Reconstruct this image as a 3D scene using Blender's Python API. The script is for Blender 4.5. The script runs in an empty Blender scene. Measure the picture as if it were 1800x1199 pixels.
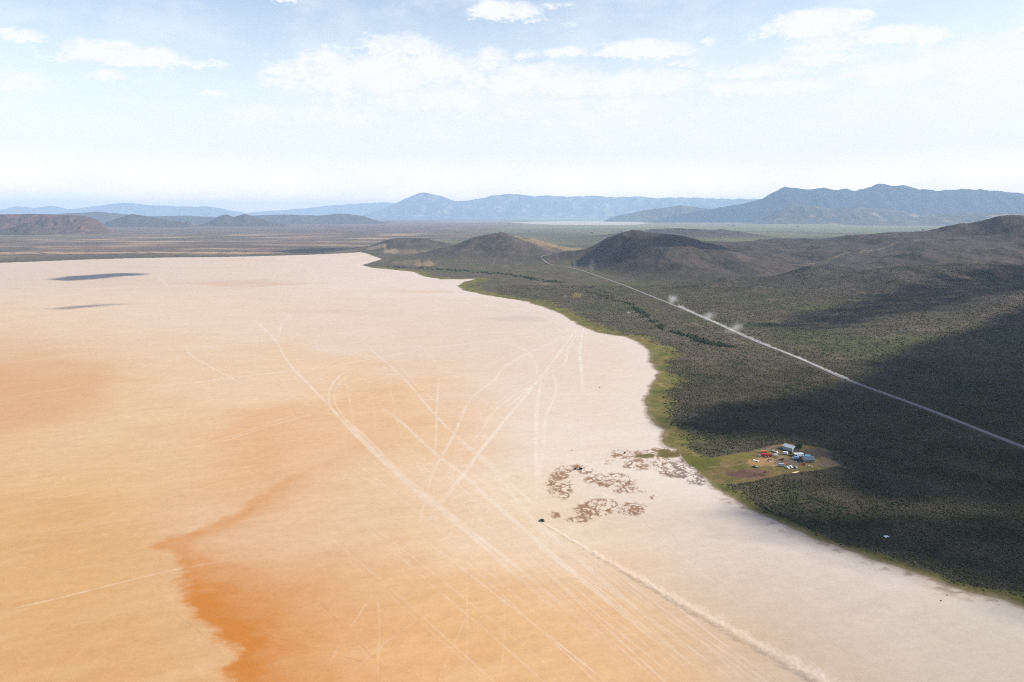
import bpy, bmesh, math, random
import numpy as np
from mathutils import Vector, Matrix
random.seed(7); RNG = np.random.default_rng(11)
SC = bpy.context.scene; COL = SC.collection
rad = math.radians

# ------------------------------------------------------------------ camera
F = 1285.0; HY = 377.0; CX = 900.0; CY = 599.5; H = 250.0      # focal length, horizon row, centre in photograph pixels; height in metres
PITCH = math.atan((CY - HY) / F)
cam_d = bpy.data.cameras.new("camera"); cam = bpy.data.objects.new("camera", cam_d); COL.objects.link(cam)
cam_d.sensor_width = 36.0; cam_d.lens = 36.0 * F / 1800.0
cam_d.clip_start = 1.0; cam_d.clip_end = 400000.0
cam.location = (0, 0, H); cam.rotation_euler = (math.pi / 2 - PITCH, 0, 0)
SC.camera = cam

# ------------------------------------------------------------------ exposure
SC.view_settings.view_transform = 'Standard'; SC.view_settings.look = 'None'
SC.view_settings.gamma = 1.0; SC.view_settings.use_curve_mapping = False
EXPO = 0.66
SC.view_settings.exposure = EXPO
SC.render.engine = 'CYCLES'
SC.cycles.max_bounces = 5; SC.cycles.diffuse_bounces = 2; SC.cycles.volume_bounces = 1
SC.cycles.transparent_max_bounces = 8
SC.cycles.use_denoising = False
SC.cycles.pixel_filter_type = 'BLACKMAN_HARRIS'; SC.cycles.filter_width = 1.05

# ------------------------------------------------------------------ sun
SUN_EL = rad(33); SUN_AZ = rad(91)           # azimuth clockwise from +Y (the view direction): the sun stands to the right
SUN_DIR = Vector((math.cos(SUN_EL) * math.sin(SUN_AZ), math.cos(SUN_EL) * math.cos(SUN_AZ), math.sin(SUN_EL)))
sd_ = bpy.data.lights.new("sun", 'SUN'); sd_.energy = 5.0; sd_.angle = rad(0.5); sd_.color = (1.0, 0.93, 0.82)
so = bpy.data.objects.new("sun", sd_); COL.objects.link(so); so.location = (0, 0, 5000)
so.rotation_euler = SUN_DIR.to_track_quat('Z', 'Y').to_euler()

# ------------------------------------------------------------------ pixel -> world (flat ground at height z)
CA, SA = math.cos(PITCH), math.sin(PITCH)
def at(u, v, z=0.0):
    xc = (u - CX) / F; yc = -(v - CY) / F
    dz = -SA + yc * CA
    t = (z - H) / dz
    return (xc * t, (CA + yc * SA) * t)
def W(pts, z=0.0):
    return np.array([at(u, v, z) for u, v in pts])
def pix(x, y, z=0.0):
    dep = y * CA - (z - H) * SA
    return CX + F * x / dep, CY - F * (y * SA + (z - H) * CA) / dep
def bearing(u, v, d):
    """point seen at pixel (u,v) at horizontal forward distance d: returns x, z"""
    xc = (u - CX) / F; yc = -(v - CY) / F
    t = d / (CA + yc * SA)
    return xc * t, H + (-SA + yc * CA) * t

# ------------------------------------------------------------------ world: sky with broken cumulus towards the horizon
def build_world():
    w = bpy.data.worlds.new("World"); SC.world = w; w.use_nodes = True
    nt = w.node_tree; N = nt.nodes; L = nt.links; N.clear()
    def nd(t, **k):
        n = N.new(t)
        for a, b in k.items(): setattr(n, a, b)
        return n
    def val(s, x):
        if hasattr(x, 'is_linked') or hasattr(x, 'links'): L.new(x, s)
        else: s.default_value = x
    def m(op, a, b=0.0, c=0.0, clamp=False):
        n = nd('ShaderNodeMath', operation=op); n.use_clamp = clamp
        val(n.inputs[0], a); val(n.inputs[1], b); val(n.inputs[2], c)
        return n.outputs[0]
    sky = nd('ShaderNodeTexSky', sky_type='NISHITA'); sky.sun_disc = False
    sky.sun_elevation = SUN_EL; sky.sun_rotation = SUN_AZ; sky.altitude = 1200
    sky.air_density = 1.0; sky.dust_density = 1.2; sky.ozone_density = 1.0
    tc = nd('ShaderNodeTexCoord'); sep = nd('ShaderNodeSeparateXYZ'); L.new(tc.outputs['Generated'], sep.inputs[0])
    X, Y, Z = sep.outputs
    az = m('MULTIPLY', m('ARCTAN2', X, Y), 57.2958)
    el = m('MULTIPLY', m('ARCSINE', Z), 57.2958)
    comb = nd('ShaderNodeCombineXYZ'); val(comb.inputs[0], az); val(comb.inputs[1], m('MULTIPLY', el, 1.9)); val(comb.inputs[2], 0.0)
    def noise(scale, det, rough, off):
        ad = nd('ShaderNodeVectorMath', operation='ADD'); L.new(comb.outputs[0], ad.inputs[0]); ad.inputs[1].default_value = (off, off * .7, off * .3)
        n = nd('ShaderNodeTexNoise'); n.inputs['Scale'].default_value = scale; n.inputs['Detail'].default_value = det
        n.inputs['Roughness'].default_value = rough; L.new(ad.outputs[0], n.inputs['Vector'])
        return n.outputs['Fac']
    n1 = noise(0.55, 7, 0.58, 3.1); n2 = noise(2.2, 5, 0.6, 17.0); n0 = noise(0.16, 4, 0.55, 41.0)
    azw = m('ADD', az, m('MULTIPLY', m('SUBTRACT', n1, 0.5), 3.2))
    elw = m('ADD', el, m('MULTIPLY', m('SUBTRACT', n2, 0.5), 0.9))
    # cumulus: photograph pixel of centre, half width, half height (px), strength
    puffs = [(45, 64, 26, 9, 1), (15, 148, 62, 17, 1), (220, 100, 90, 17, 1.1), (330, 112, 55, 7, .7), (195, 133, 20, 8, .8), (240, 142, 16, 7, .8),
             (380, 112, 22, 5, .6), (375, 165, 25, 6, .6), (110, 103, 20, 6, .5), (155, 207, 30, 6, .4), (20, 222, 22, 6, .5), (40, 243, 28, 6, .5),
             (315, 282, 28, 7, .4), (470, 205, 90, 15, .7), (590, 208, 90, 16, .6), (505, 2, 25, 4, .7), (890, 22, 48, 15, 1.1), (985, 10, 25, 6, .7), (1000, 44, 14, 7, .6), (945, 36, 25, 5, .5),
             (690, 85, 80, 18, .8), (665, 76, 30, 10, .8), (640, 140, 130, 34, 1.05), (760, 125, 70, 24, .9), (720, 175, 130, 25, .8), (862, 108, 30, 18, .75), (925, 98, 22, 8, .6), (1000, 92, 32, 8, .8),
             (960, 150, 120, 26, 1.0), (1130, 152, 90, 20, .95), (900, 195, 160, 26, .7), (1060, 205, 160, 28, .75), (1250, 200, 60, 14, .5),
             (1140, 90, 66, 15, 1.05), (1245, 73, 16, 5, .7), (1210, 112, 20, 6, .6), (1425, 48, 75, 20, 1.1), (1520, 26, 20, 7, 1), (1565, 65, 55, 13, 1.05), (1640, 65, 24, 11, 1),
             (1450, 85, 60, 14, .9), (1410, 108, 60, 14, .9), (1340, 127, 80, 10, .9), (1500, 102, 40, 8, .6), (1350, 158, 110, 11, .8), (1430, 152, 50, 8, .6),
             (1620, 130, 110, 22, .95), (1740, 115, 110, 34, 1.0), (1690, 165, 160, 26, .7), (1560, 205, 190, 20, .6), (1770, 190, 120, 25, .8), (1500, 250, 260, 26, .45), (1200, 250, 260, 24, .45),
             (1900, 120, 150, 60, 1), (-90, 110, 70, 22, 1), (760, 235, 160, 20, .45)]
    best = None
    for (u, v, hw, hh, s) in puffs:
        xc = (u - CX) / F; yc = -(v - CY) / F
        d = Vector((xc, CA + yc * SA, -SA + yc * CA)).normalized()
        a = math.degrees(math.atan2(d.x, d.y)); e = math.degrees(math.asin(d.z))
        ha = math.degrees(hw / F) * math.cos(rad(a)) ** 1.5 * 1.15; he = math.degrees(hh / F) * 1.25
        da = m('MULTIPLY', m('SUBTRACT', azw, a), 1 / ha)
        de = m('MULTIPLY', m('SUBTRACT', elw, e), 1 / he)
        # flatter base than top
        de = m('MULTIPLY', m('MAXIMUM', de, m('MULTIPLY', de, -1.6)), 1.0)
        r2 = m('ADD', m('MULTIPLY', da, da), m('MULTIPLY', de, de))
        k = m('MULTIPLY_ADD', r2, -0.62 * s, s)
        best = k if best is None else m('MAXIMUM', best, k)
    best = m('MAXIMUM', best, -0.6)
    # scattered clouds outside the framed part, so that the whole dome is broken cloud
    far = nd('ShaderNodeMapRange'); far.inputs[1].default_value = 17; far.inputs[2].default_value = 24; L.new(el, far.inputs[0])
    hi = m('MULTIPLY', far.outputs[0], m('MULTIPLY_ADD', n0, 3.4, -2.25))
    best = m('MAXIMUM', best, m('SUBTRACT', hi, 0.2))
    dens = m('ADD', m('ADD', best, 0.10), m('MULTIPLY', m('SUBTRACT', n1, 0.5), 2.0))
    dens = m('ADD', dens, m('MULTIPLY', m('SUBTRACT', n2, 0.5), 1.1))
    mr = nd('ShaderNodeMapRange', interpolation_type='SMOOTHSTEP'); mr.inputs[1].default_value = 0.05; mr.inputs[2].default_value = 1.05; L.new(dens, mr.inputs[0])
    # low bands of cirrus veil
    veil = nd('ShaderNodeMapRange', interpolation_type='SMOOTHSTEP'); L.new(m('ADD', n0, m('MULTIPLY', n1, 0.4)), veil.inputs[0])
    veil.inputs[1].default_value = 0.55; veil.inputs[2].default_value = 0.95; veil.inputs[4].default_value = 0.35
    fac = m('MAXIMUM', m('MULTIPLY', mr.outputs[0], 0.94), veil.outputs[0])
    # the thick lower air of the valley whitens the sky towards the horizon
    bg = nd('ShaderNodeBackground'); bg.inputs[1].default_value = SKY
    hor = nd('ShaderNodeMapRange', interpolation_type='SMOOTHSTEP'); L.new(m('MULTIPLY_ADD', az, -0.045, el), hor.inputs[0])
    hor.inputs[1].default_value = 19.0; hor.inputs[2].default_value = 2.0; hor.inputs[3].default_value = 0.02; hor.inputs[4].default_value = 0.85
    mixh = nd('ShaderNodeMix', data_type='RGBA'); L.new(hor.outputs[0], mixh.inputs['Factor'])
    tint = nd('ShaderNodeMix', data_type='RGBA', blend_type='MULTIPLY'); tint.inputs['Factor'].default_value = 1.0
    zen = nd('ShaderNodeMapRange', interpolation_type='SMOOTHSTEP'); L.new(el, zen.inputs[0]); zen.inputs[1].default_value = 18.0; zen.inputs[2].default_value = 34.0
    tmix = nd('ShaderNodeMix', data_type='RGBA'); L.new(zen.outputs[0], tmix.inputs['Factor']); tmix.inputs['A'].default_value = SKYTINT; tmix.inputs['B'].default_value = ZENTINT
    L.new(sky.outputs[0], tint.inputs['A']); L.new(tmix.outputs['Result'], tint.inputs['B'])
    L.new(tint.outputs['Result'], mixh.inputs['A']); mixh.inputs['B'].default_value = HORC
    low = nd('ShaderNodeMapRange', interpolation_type='SMOOTHSTEP'); L.new(el, low.inputs[0])
    low.inputs[1].default_value = 5.0; low.inputs[2].default_value = 0.3
    mixl = nd('ShaderNodeMix', data_type='RGBA'); L.new(low.outputs[0], mixl.inputs['Factor']); L.new(mixh.outputs['Result'], mixl.inputs['A']); mixl.inputs['B'].default_value = LOWC
    mixh = mixl
    shade = nd('ShaderNodeMix', data_type='RGBA'); L.new(n1, shade.inputs['Factor'])
    shade.inputs['A'].default_value = CLD0; shade.inputs['B'].default_value = CLD1
    mixc = nd('ShaderNodeMix', data_type='RGBA'); L.new(fac, mixc.inputs['Factor'])
    L.new(mixh.outputs['Result'], mixc.inputs['A']); L.new(shade.outputs['Result'], mixc.inputs['B'])
    L.new(mixc.outputs['Result'], bg.inputs[0])
    out = nd('ShaderNodeOutputWorld'); L.new(bg.outputs[0], out.inputs[0])
SKY = 0.107
SKYTINT = (1.50, 1.35, 1.17, 1)
ZENTINT = (0.72, 1.0, 1.3, 1)
LOWC = (11.0, 9.0, 6.8, 1)
HORC = (6.0, 5.95, 6.05, 1); CLD0 = (5.9, 5.95, 6.2, 1); CLD1 = (6.5, 6.4, 6.4, 1)
build_world()

# ------------------------------------------------------------------ small helpers
def lin(c):
    c = np.asarray(c, float) / 255.0
    return np.where(c <= 0.04045, c / 12.92, ((c + 0.055) / 1.055) ** 2.4)
KEXP = 1.85                                   # sunlit flat ground: picture value / albedo
def A(r, g, b, k=KEXP): return lin((r, g, b)) / k
def sstep(a, b, x):
    t = np.clip((x - a) / (b - a), 0, 1); return t * t * (3 - 2 * t)
def _hash(ix, iy, seed):
    h = (ix.astype(np.uint32) * np.uint32(374761393) + iy.astype(np.uint32) * np.uint32(668265263) + np.uint32(seed * 974711 + 12345))
    h = (h ^ (h >> np.uint32(13))) * np.uint32(1274126177)
    h = h ^ (h >> np.uint32(16)); h = h * np.uint32(2246822519); return h ^ (h >> np.uint32(15))
_GA = np.arange(256) * (2 * math.pi / 256); _GC = np.cos(_GA).astype(np.float32); _GS = np.sin(_GA).astype(np.float32)
def perlin(x, y, seed=0):
    x0 = np.floor(x); y0 = np.floor(y); fx = (x - x0).astype(np.float32); fy = (y - y0).astype(np.float32)
    ix = x0.astype(np.int32); iy = y0.astype(np.int32)
    u = fx * fx * fx * (fx * (fx * 6 - 15) + 10); v = fy * fy * fy * (fy * (fy * 6 - 15) + 10)
    def g(dx, dy):
        a = _hash(ix + dx, iy + dy, seed) & np.uint32(255)
        return _GC[a] * (fx - dx) + _GS[a] * (fy - dy)
    a = g(0, 0); b = g(1, 0); c = g(0, 1); d = g(1, 1)
    ab = a + (b - a) * u
    return (ab + ((c + (d - c) * u) - ab) * v) * np.float32(1.4)
def fbm(x, y, octv=4, seed=0, gain=0.5):
    s = 0; a = 1.0; n = 0
    for o in range(octv):
        s = s + a * perlin(x, y, seed + o * 17); n += a; a *= gain; x = x * 2.03 + 13.7; y = y * 2.03 - 7.1
    return s / n * 1.3
def ridged(x, y, octv=4, seed=0):
    s = 0; a = 1.0; n = 0
    for o in range(octv):
        s = s + a * (1 - np.abs(perlin(x, y, seed + o * 17)) * 2.0); n += a; a *= 0.5; x = x * 2.1 + 3.7; y = y * 2.1 - 9.1
    return s / n
def seg_dist(x, y, poly, closed=False):
    """distance to a polyline and the fractional index along it"""
    best = np.full(x.shape, 1e18); par = np.zeros(x.shape)
    n = len(poly); rng = range(n if closed else n - 1)
    for i in rng:
        ax, ay = poly[i]; bx, by = poly[(i + 1) % n]
        dx, dy = bx - ax, by - ay; l2 = dx * dx + dy * dy + 1e-9
        t = np.clip(((x - ax) * dx + (y - ay) * dy) / l2, 0, 1)
        d = (x - ax - t * dx) ** 2 + (y - ay - t * dy) ** 2
        m = d < best; best[m] = d[m]; par[m] = i + t[m]
    return np.sqrt(best), par
def inside(x, y, poly):
    r = np.zeros(x.shape, bool); n = len(poly)
    for i in range(n):
        ax, ay = poly[i]; bx, by = poly[(i + 1) % n]
        if ay == by: continue
        c = ((ay > y) != (by > y)) & (x < (bx - ax) * (y - ay) / (by - ay) + ax)
        r ^= c
    return r
def sdist(x, y, poly):                        # positive inside
    d, _ = seg_dist(x, y, poly, True); return np.where(inside(x, y, poly), d, -d)
def spline(pts, step):
    """Catmull-Rom through pts, resampled at even steps"""
    P = [np.array(p, float) for p in pts]; P = [2 * P[0] - P[1]] + P + [2 * P[-1] - P[-2]]; out = []
    for i in range(1, len(P) - 2):
        for t in np.linspace(0, 1, 24, endpoint=False):
            a, b, c, d = P[i - 1], P[i], P[i + 1], P[i + 2]
            out.append(0.5 * (2 * b + (c - a) * t + (2 * a - 5 * b + 4 * c - d) * t * t + (3 * b - a - 3 * c + d) * t ** 3))
    out.append(P[-2]); out = np.array(out)
    s = np.concatenate([[0], np.cumsum(np.linalg.norm(np.diff(out, axis=0), axis=1))])
    q = np.linspace(0, s[-1], max(3, int(s[-1] / step) + 1))
    return np.stack([np.interp(q, s, out[:, k]) for k in range(out.shape[1])], 1)
def tag(o, label=None, cat=None, group=None, kind=None):
    if label: o['label'] = label
    if cat: o['category'] = cat
    if group: o['group'] = group
    if kind: o['kind'] = kind
    return o
def np_mesh(name, V, Q, mat=None, parent=None, col=None, smooth=True, mats=None, midx=None):
    """V (n,3), Q (m,4) or (m,3) -> one mesh object"""
    V = np.ascontiguousarray(V, np.float32); Q = np.ascontiguousarray(Q, np.int32)
    me = bpy.data.meshes.new(name); k = Q.shape[1]
    me.vertices.add(len(V)); me.vertices.foreach_set('co', V.ravel())
    me.loops.add(Q.size); me.loops.foreach_set('vertex_index', Q.ravel())
    me.polygons.add(len(Q)); me.polygons.foreach_set('loop_start', np.arange(0, Q.size, k, dtype=np.int32))
    me.update(calc_edges=True)
    me.polygons.foreach_set('use_smooth', np.full(len(Q), smooth, bool))
    if col is not None:
        a = me.color_attributes.new('Col', 'FLOAT_COLOR', 'POINT')
        a.data.foreach_set('color', np.concatenate([col, np.ones((len(col), 1))], 1).astype(np.float32).ravel())
    for mm in (mats or ([mat] if mat else [])): me.materials.append(mm)
    if midx is not None: me.polygons.foreach_set('material_index', midx.astype(np.int32))
    o = bpy.data.objects.new(name, me); COL.objects.link(o)
    if parent: o.parent = parent
    return o

def surf_mat(name, base=None, rough=0.9, var=0.15, scales=((0.3, 1.0),), bump=0.0, bscale=0.5, metal=0.0, spec=0.2, vary_attr=False):
    """Principled with colour (or the mesh's own Col attribute) varied by procedural noise at several world scales"""
    m = bpy.data.materials.new(name); m.use_nodes = True; nt = m.node_tree; N = nt.nodes; L = nt.links
    b = N['Principled BSDF']; b.inputs['Roughness'].default_value = rough; b.inputs['Metallic'].default_value = metal
    b.inputs['Specular IOR Level'].default_value = spec
    if base is None:
        at_ = N.new('ShaderNodeAttribute'); at_.attribute_name = 'Col'; src = at_.outputs['Color']
    else:
        r = N.new('ShaderNodeRGB'); r.outputs[0].default_value = (*base, 1); src = r.outputs[0]
    tc = N.new('ShaderNodeTexCoord')
    for (sc, wt) in scales:
        no = N.new('ShaderNodeTexNoise'); no.inputs['Scale'].default_value = sc; no.inputs['Detail'].default_value = 4; no.inputs['Roughness'].default_value = 0.65
        L.new(tc.outputs['Object'], no.inputs['Vector'])
        mr = N.new('ShaderNodeMapRange'); mr.inputs[1].default_value = 0.3; mr.inputs[2].default_value = 0.7
        mr.inputs[3].default_value = 1 - var * wt; mr.inputs[4].default_value = 1 + var * wt; mr.clamp = False
        L.new(no.outputs['Fac'], mr.inputs[0])
        mx = N.new('ShaderNodeVectorMath'); mx.operation = 'SCALE'
        L.new(src, mx.inputs[0]); L.new(mr.outputs[0], mx.inputs['Scale']); src = mx.outputs[0]
    L.new(src, b.inputs['Base Color'])
    if bump:
        no = N.new('ShaderNodeTexNoise'); no.inputs['Scale'].default_value = bscale; no.inputs['Detail'].default_value = 5
        L.new(tc.outputs['Object'], no.inputs['Vector'])
        bp = N.new('ShaderNodeBump'); bp.inputs['Strength'].default_value = 1.0; bp.inputs['Distance'].default_value = bump
        L.new(no.outputs['Fac'], bp.inputs['Height']); L.new(bp.outputs[0], b.inputs['Normal'])
    return m

# ------------------------------------------------------------------ outlines, given where the photograph shows them on the flat and turned into metres
SHORE_PX = [(-900, 474), (-300, 468), (0, 462), (60, 460), (130, 457), (200, 455), (300, 453), (400, 452), (480, 450), (560, 448), (635, 447), (650, 449), (672, 456), (655, 461),
            (636, 466), (655, 471), (690, 474), (728, 478), (745, 486), (775, 491), (815, 491), (838, 490), (815, 496), (806, 503), (815, 510), (850, 518), (890, 524), (925, 530),
            (950, 538), (985, 550), (1000, 560), (1015, 569), (1030, 576), (1050, 584), (1078, 589), (1100, 592), (1120, 600), (1138, 613), (1143, 622), (1142, 635), (1150, 645),
            (1158, 653), (1152, 668), (1143, 680), (1135, 695), (1136, 715), (1140, 732), (1152, 745), (1168, 757), (1163, 775), (1172, 786), (1188, 790), (1197, 800), (1207, 812),
            (1225, 825), (1245, 840), (1258, 856), (1290, 878), (1318, 896), (1373, 920), (1433, 947), (1493, 967), (1533, 983), (1600, 1004), (1667, 1030), (1733, 1047), (1797, 1064),
            (1900, 1105), (2100, 1180), (2300, 1300), (2300, 2400), (-900, 2400)]
SHORE = W(SHORE_PX)
CLEAR = W([(1180, 786), (1212, 800), (1240, 806), (1310, 795), (1358, 783), (1385, 779), (1440, 786), (1463, 794), (1460, 806), (1478, 818), (1440, 826), (1380, 833), (1320, 846), (1292, 850),
           (1262, 850), (1240, 838), (1205, 812)])
ROAD = spline(W([(2300, 960), (2050, 880), (1800, 787), (1620, 716), (1487, 667), (1400, 628), (1320, 597), (1240, 560), (1150, 523), (1100, 503), (1060, 489), (1020, 476), (985, 468), (962, 465), (952, 462.5),
                (956, 460.5), (975, 459), (1000, 457.5)]), 12)

# ------------------------------------------------------------------ terrain height
# hills: pixel of the top, forward distance, half widths across and along the view (m), turn (deg)
HILLS = [(720, 421, 5200, 200, 260, 0), (690, 426, 5150, 110, 200, 0), (765, 427, 5300, 120, 200, 0),
         (880, 412, 4600, 150, 300, 10), (840, 424, 4500, 130, 260, 0), (930, 421, 4700, 170, 300, 0), (1000, 436, 4900, 260, 300, 0), (905, 437, 4150, 130, 160, 0), (800, 436, 4400, 140, 260, 0),
         (1080, 422, 3650, 150, 420, -25), (1120, 422, 3700, 130, 380, 0), (1182, 424.5, 3500, 140, 430, 15), (1030, 440, 3550, 220, 480, -20), (1150, 430, 3550, 190, 380, 0), (1240, 437, 3500, 190, 450, 0), (1100, 452, 3200, 260, 260, 0), (1200, 455, 3050, 200, 260, 15),
         (1200, 401, 8000, 330, 400, 0), (1270, 405, 8200, 260, 400, 0), (1130, 406, 7900, 300, 400, 0),
         (1255, 428, 4500, 160, 680, 0), (1330, 434, 4300, 260, 760, 0), (1410, 430, 4300, 240, 760, 0), (1480, 424, 4300, 260, 760, 20), (1540, 421, 4300, 200, 710, 0), (1610, 423, 4200, 260, 710, 0),
         (1690, 417, 4100, 260, 710, 15), (1745, 408, 4000, 170, 400, 0), (1790, 403, 3900, 180, 420, 10), (1880, 402, 3800, 260, 500, 0), (2000, 396, 3700, 330, 600, 0), (2150, 400, 3600, 400, 600, 0),
         (1320, 500, 2330, 60, 55, 0), (1212, 490, 2450, 55, 50, 0), (1270, 488, 2480, 60, 60, 0), (1430, 476, 2500, 70, 80, 0), (1345, 470, 2900, 160, 120, 20), (1500, 470, 2800, 200, 160, -10),
         (1640, 450, 2900, 240, 200, 25), (1700, 470, 2500, 220, 170, 20), (1560, 500, 2150, 180, 110, 15), (1750, 520, 1900, 260, 150, 20), (1480, 450, 3350, 330, 260, 15), (1360, 456, 3450, 260, 240, -10), (1640, 440, 3400, 300, 260, 20), (1760, 452, 2950, 280, 220, 15), (1600, 478, 2450, 300, 170, 20), (1400, 488, 2450, 180, 110, 0), (1300, 470, 2850, 170, 150, 10)]
HP = []
for (u, v, d, sx, sy, rot) in HILLS:
    x, z = bearing(u, v, d); HP.append((x, d, max(z, 12.0), sx, sy, rad(rot)))
RX = ROAD[:, 0]; RY = ROAD[:, 1]
_o = np.argsort(RY[:-14]); 
def road_x(y): return np.interp(y, RY[:-14][_o], RX[:-14][_o])
def height(x, y):
    x = np.asarray(x, float); y = np.asarray(y, float)
    z = np.zeros(x.shape)
    m = (y < 11500) & (x > -1500)
    if m.any():
        X = x[m]; Y = y[m]
        s = X - road_x(np.minimum(Y, 3600)) - 60
        ramp = 0.042 * np.maximum(s, 0) ** 2 / (np.maximum(s, 0) + 260) * (1 - sstep(3600, 5200, Y))
        wx = X + 60 * fbm(X / 420, Y / 420, 3, 5); wy = Y + 80 * fbm(X / 420, Y / 420, 3, 9)
        acc = np.zeros(X.shape)
        for (hx, hy, hz, sx, sy, r) in HP:
            near = (np.abs(X - hx) < 3.4 * max(sx, sy)) & (np.abs(Y - hy) < 3.4 * max(sx, sy))
            if not near.any(): continue
            dx = wx[near] - hx; dy = wy[near] - hy; c, q = math.cos(r), math.sin(r)
            a = (dx * c + dy * q) / sx; b = (-dx * q + dy * c) / sy
            g = hz * np.exp(-0.5 * (a * a + b * b) ** 0.85)
            acc[near] += np.maximum(g, 0) ** 3
        hill = acc ** (1 / 3.0)
        zz = np.sqrt(ramp ** 2 + hill ** 2)
        rough = sstep(2, 45, zz)
        zz = zz + rough * (20 * (ridged(X / 400, Y / 520, 4, 21) - 0.55) + 12 * fbm(X / 140, Y / 170, 4, 31)) * (0.4 + 0.6 * sstep(12, 80, zz))
        z[m] = np.maximum(zz, 0) * sstep(-25, 250, np.maximum(s, 400 * sstep(3650, 4000, Y)))
    f = y > 4200
    if f.any():
        z[f] += 3.0 * fbm(x[f] / 500, y[f] / 500, 3, 77) * sstep(4200, 6000, y[f]) + 1.0
    return z

# ------------------------------------------------------------------ terrain grid: rays from the foot of the camera, rows ever farther apart
T0, T1, NT = -0.85, 0.85, 1600
ds = [250.0]
while ds[-1] < 70000:
    d = ds[-1]
    a = 1.15 * d * d / (F * H)
    ds.append(d + min(a, (0.0047 if d < 12000 else 0.009) * d))
ds = np.array(ds); NR = len(ds); tt = np.linspace(T0, T1, NT)
GX = (ds[:, None] * tt[None, :]).ravel(); GY = np.repeat(ds, NT)
GZ = height(GX, GY)
PU, PV = pix(GX, GY)
near = GY < 9000
SD = np.full(GX.shape, -1e4)                  # metres inside the lake bed (negative: outside)
wob = np.zeros(GX.shape)
wob[near] = 5 * fbm(GX[near] / 35, GY[near] / 35, 4, 3) * (0.6 + GY[near] / 2500)
SD[near] = sdist(GX[near], GY[near], SHORE) + wob[near]
PLAYA = SD > 0
C = np.zeros((len(GX), 3))

def rgbmix(a, b, f): return a + (b - a) * f[:, None]

# ---- lake bed colours
PS = [(100, 475, 226, 209, 197), (400, 470, 231, 214, 201), (600, 460, 235, 219, 206), (750, 500, 237, 223, 214), (950, 560, 233, 219, 208), (1080, 620, 236, 222, 212), (1100, 720, 237, 222, 209),
      (1000, 780, 242, 227, 212), (850, 620, 235, 215, 198), (650, 560, 236, 217, 202), (400, 560, 237, 217, 198), (150, 560, 237, 216, 196), (50, 600, 233, 204, 174), (100, 680, 230, 190, 148), (30, 680, 225, 179, 134),
      (300, 640, 237, 211, 182), (250, 720, 239, 211, 178), (500, 680, 239, 213, 184), (680, 720, 238, 203, 165), (620, 760, 234, 187, 140), (500, 800, 231, 180, 130), (700, 800, 239, 206, 168), (800, 880, 241, 213, 178),
      (900, 850, 242, 219, 190), (950, 930, 242, 221, 194), (1100, 850, 243, 231, 216), (1100, 950, 240, 225, 206), (200, 800, 235, 199, 152), (100, 850, 231, 191, 140), (50, 1000, 229, 181, 125), (200, 1000, 229, 181, 125),
      (150, 1150, 228, 179, 122), (600, 900, 236, 202, 165), (450, 950, 231, 191, 150), (500, 1000, 231, 187, 142), (600, 1050, 235, 191, 142), (800, 1000, 239, 199, 152), (750, 1150, 237, 187, 132), (950, 1100, 237, 189, 135),
      (1100, 1150, 234, 192, 145), (1000, 1000, 239, 204, 162), (1200, 1000, 232, 209, 183), (1300, 1050, 222, 199, 176), (1300, 950, 220, 207, 196), (1400, 970, 220, 209, 200), (1550, 1050, 224, 211, 198),
      (1400, 1100, 213, 189, 165), (1500, 1150, 211, 191, 170), (1650, 1100, 215, 203, 189), (1750, 1130, 209, 200, 189), (1700, 1190, 213, 196, 174), (1200, 880, 238, 226, 212), (1000, 690, 238, 222, 208)]
pi = np.where(PLAYA)[0]; x = GX[pi]; y = GY[pi]; u = PU[pi]; v = PV[pi]
uw = u + 60 * fbm(x / 160, y / 160, 3, 51); vw = v + 0.16 * (v - HY) * fbm(x / 160, y / 160, 3, 57)
acc = np.zeros((len(pi), 3)); ws = np.zeros(len(pi))
for (cu, cv, r, g, b) in PS:
    vs = 16 + 0.11 * (cv - HY)
    q = ((uw - cu) / 160) ** 2 + ((vw - cv) / vs) ** 2
    b -= 8 * (cv < 760); g -= 3 * (cv < 760)
    w = np.exp(-np.minimum(q, 60)) + 0.002 / (1 + q) ** 2
    acc += w[:, None] * A(r, g, b)[None, :]; ws += w
pc = acc / ws[:, None]
# mottling, wind streaks
mot = fbm((x + 0.4 * y) / 55, (y - 0.4 * x) / 16, 4, 61) * 0.5 + fbm(x / 9, y / 9, 3, 63) * 0.35
orange = np.clip((pc[:, 0] - pc[:, 2]) / 0.4, 0, 1)
mot = mot + .35 * fbm((x + .25 * y) / 17, (y - .25 * x) / 5, 4, 62) + .4 * fbm(x / 130, y / 60, 4, 64)
pc *= (1 + mot * (0.045 + 0.07 * orange))[:, None]
pc *= 1 + (mot * orange)[:, None] * np.array([0.0, 0.05, 0.13])
pale = sstep(0.05, 0.6, fbm((x + .5 * y) / 90, (y - .5 * x) / 26, 5, 65)) * orange
pc = rgbmix(pc, A(240, 208, 165)[None, :], 0.28 * pale)
big = fbm(x / 600, y / 260, 4, 66)
pc = rgbmix(pc, A(224, 190, 160)[None, :], 0.35 * sstep(0.15, 0.7, big) * (v < 640))
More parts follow.
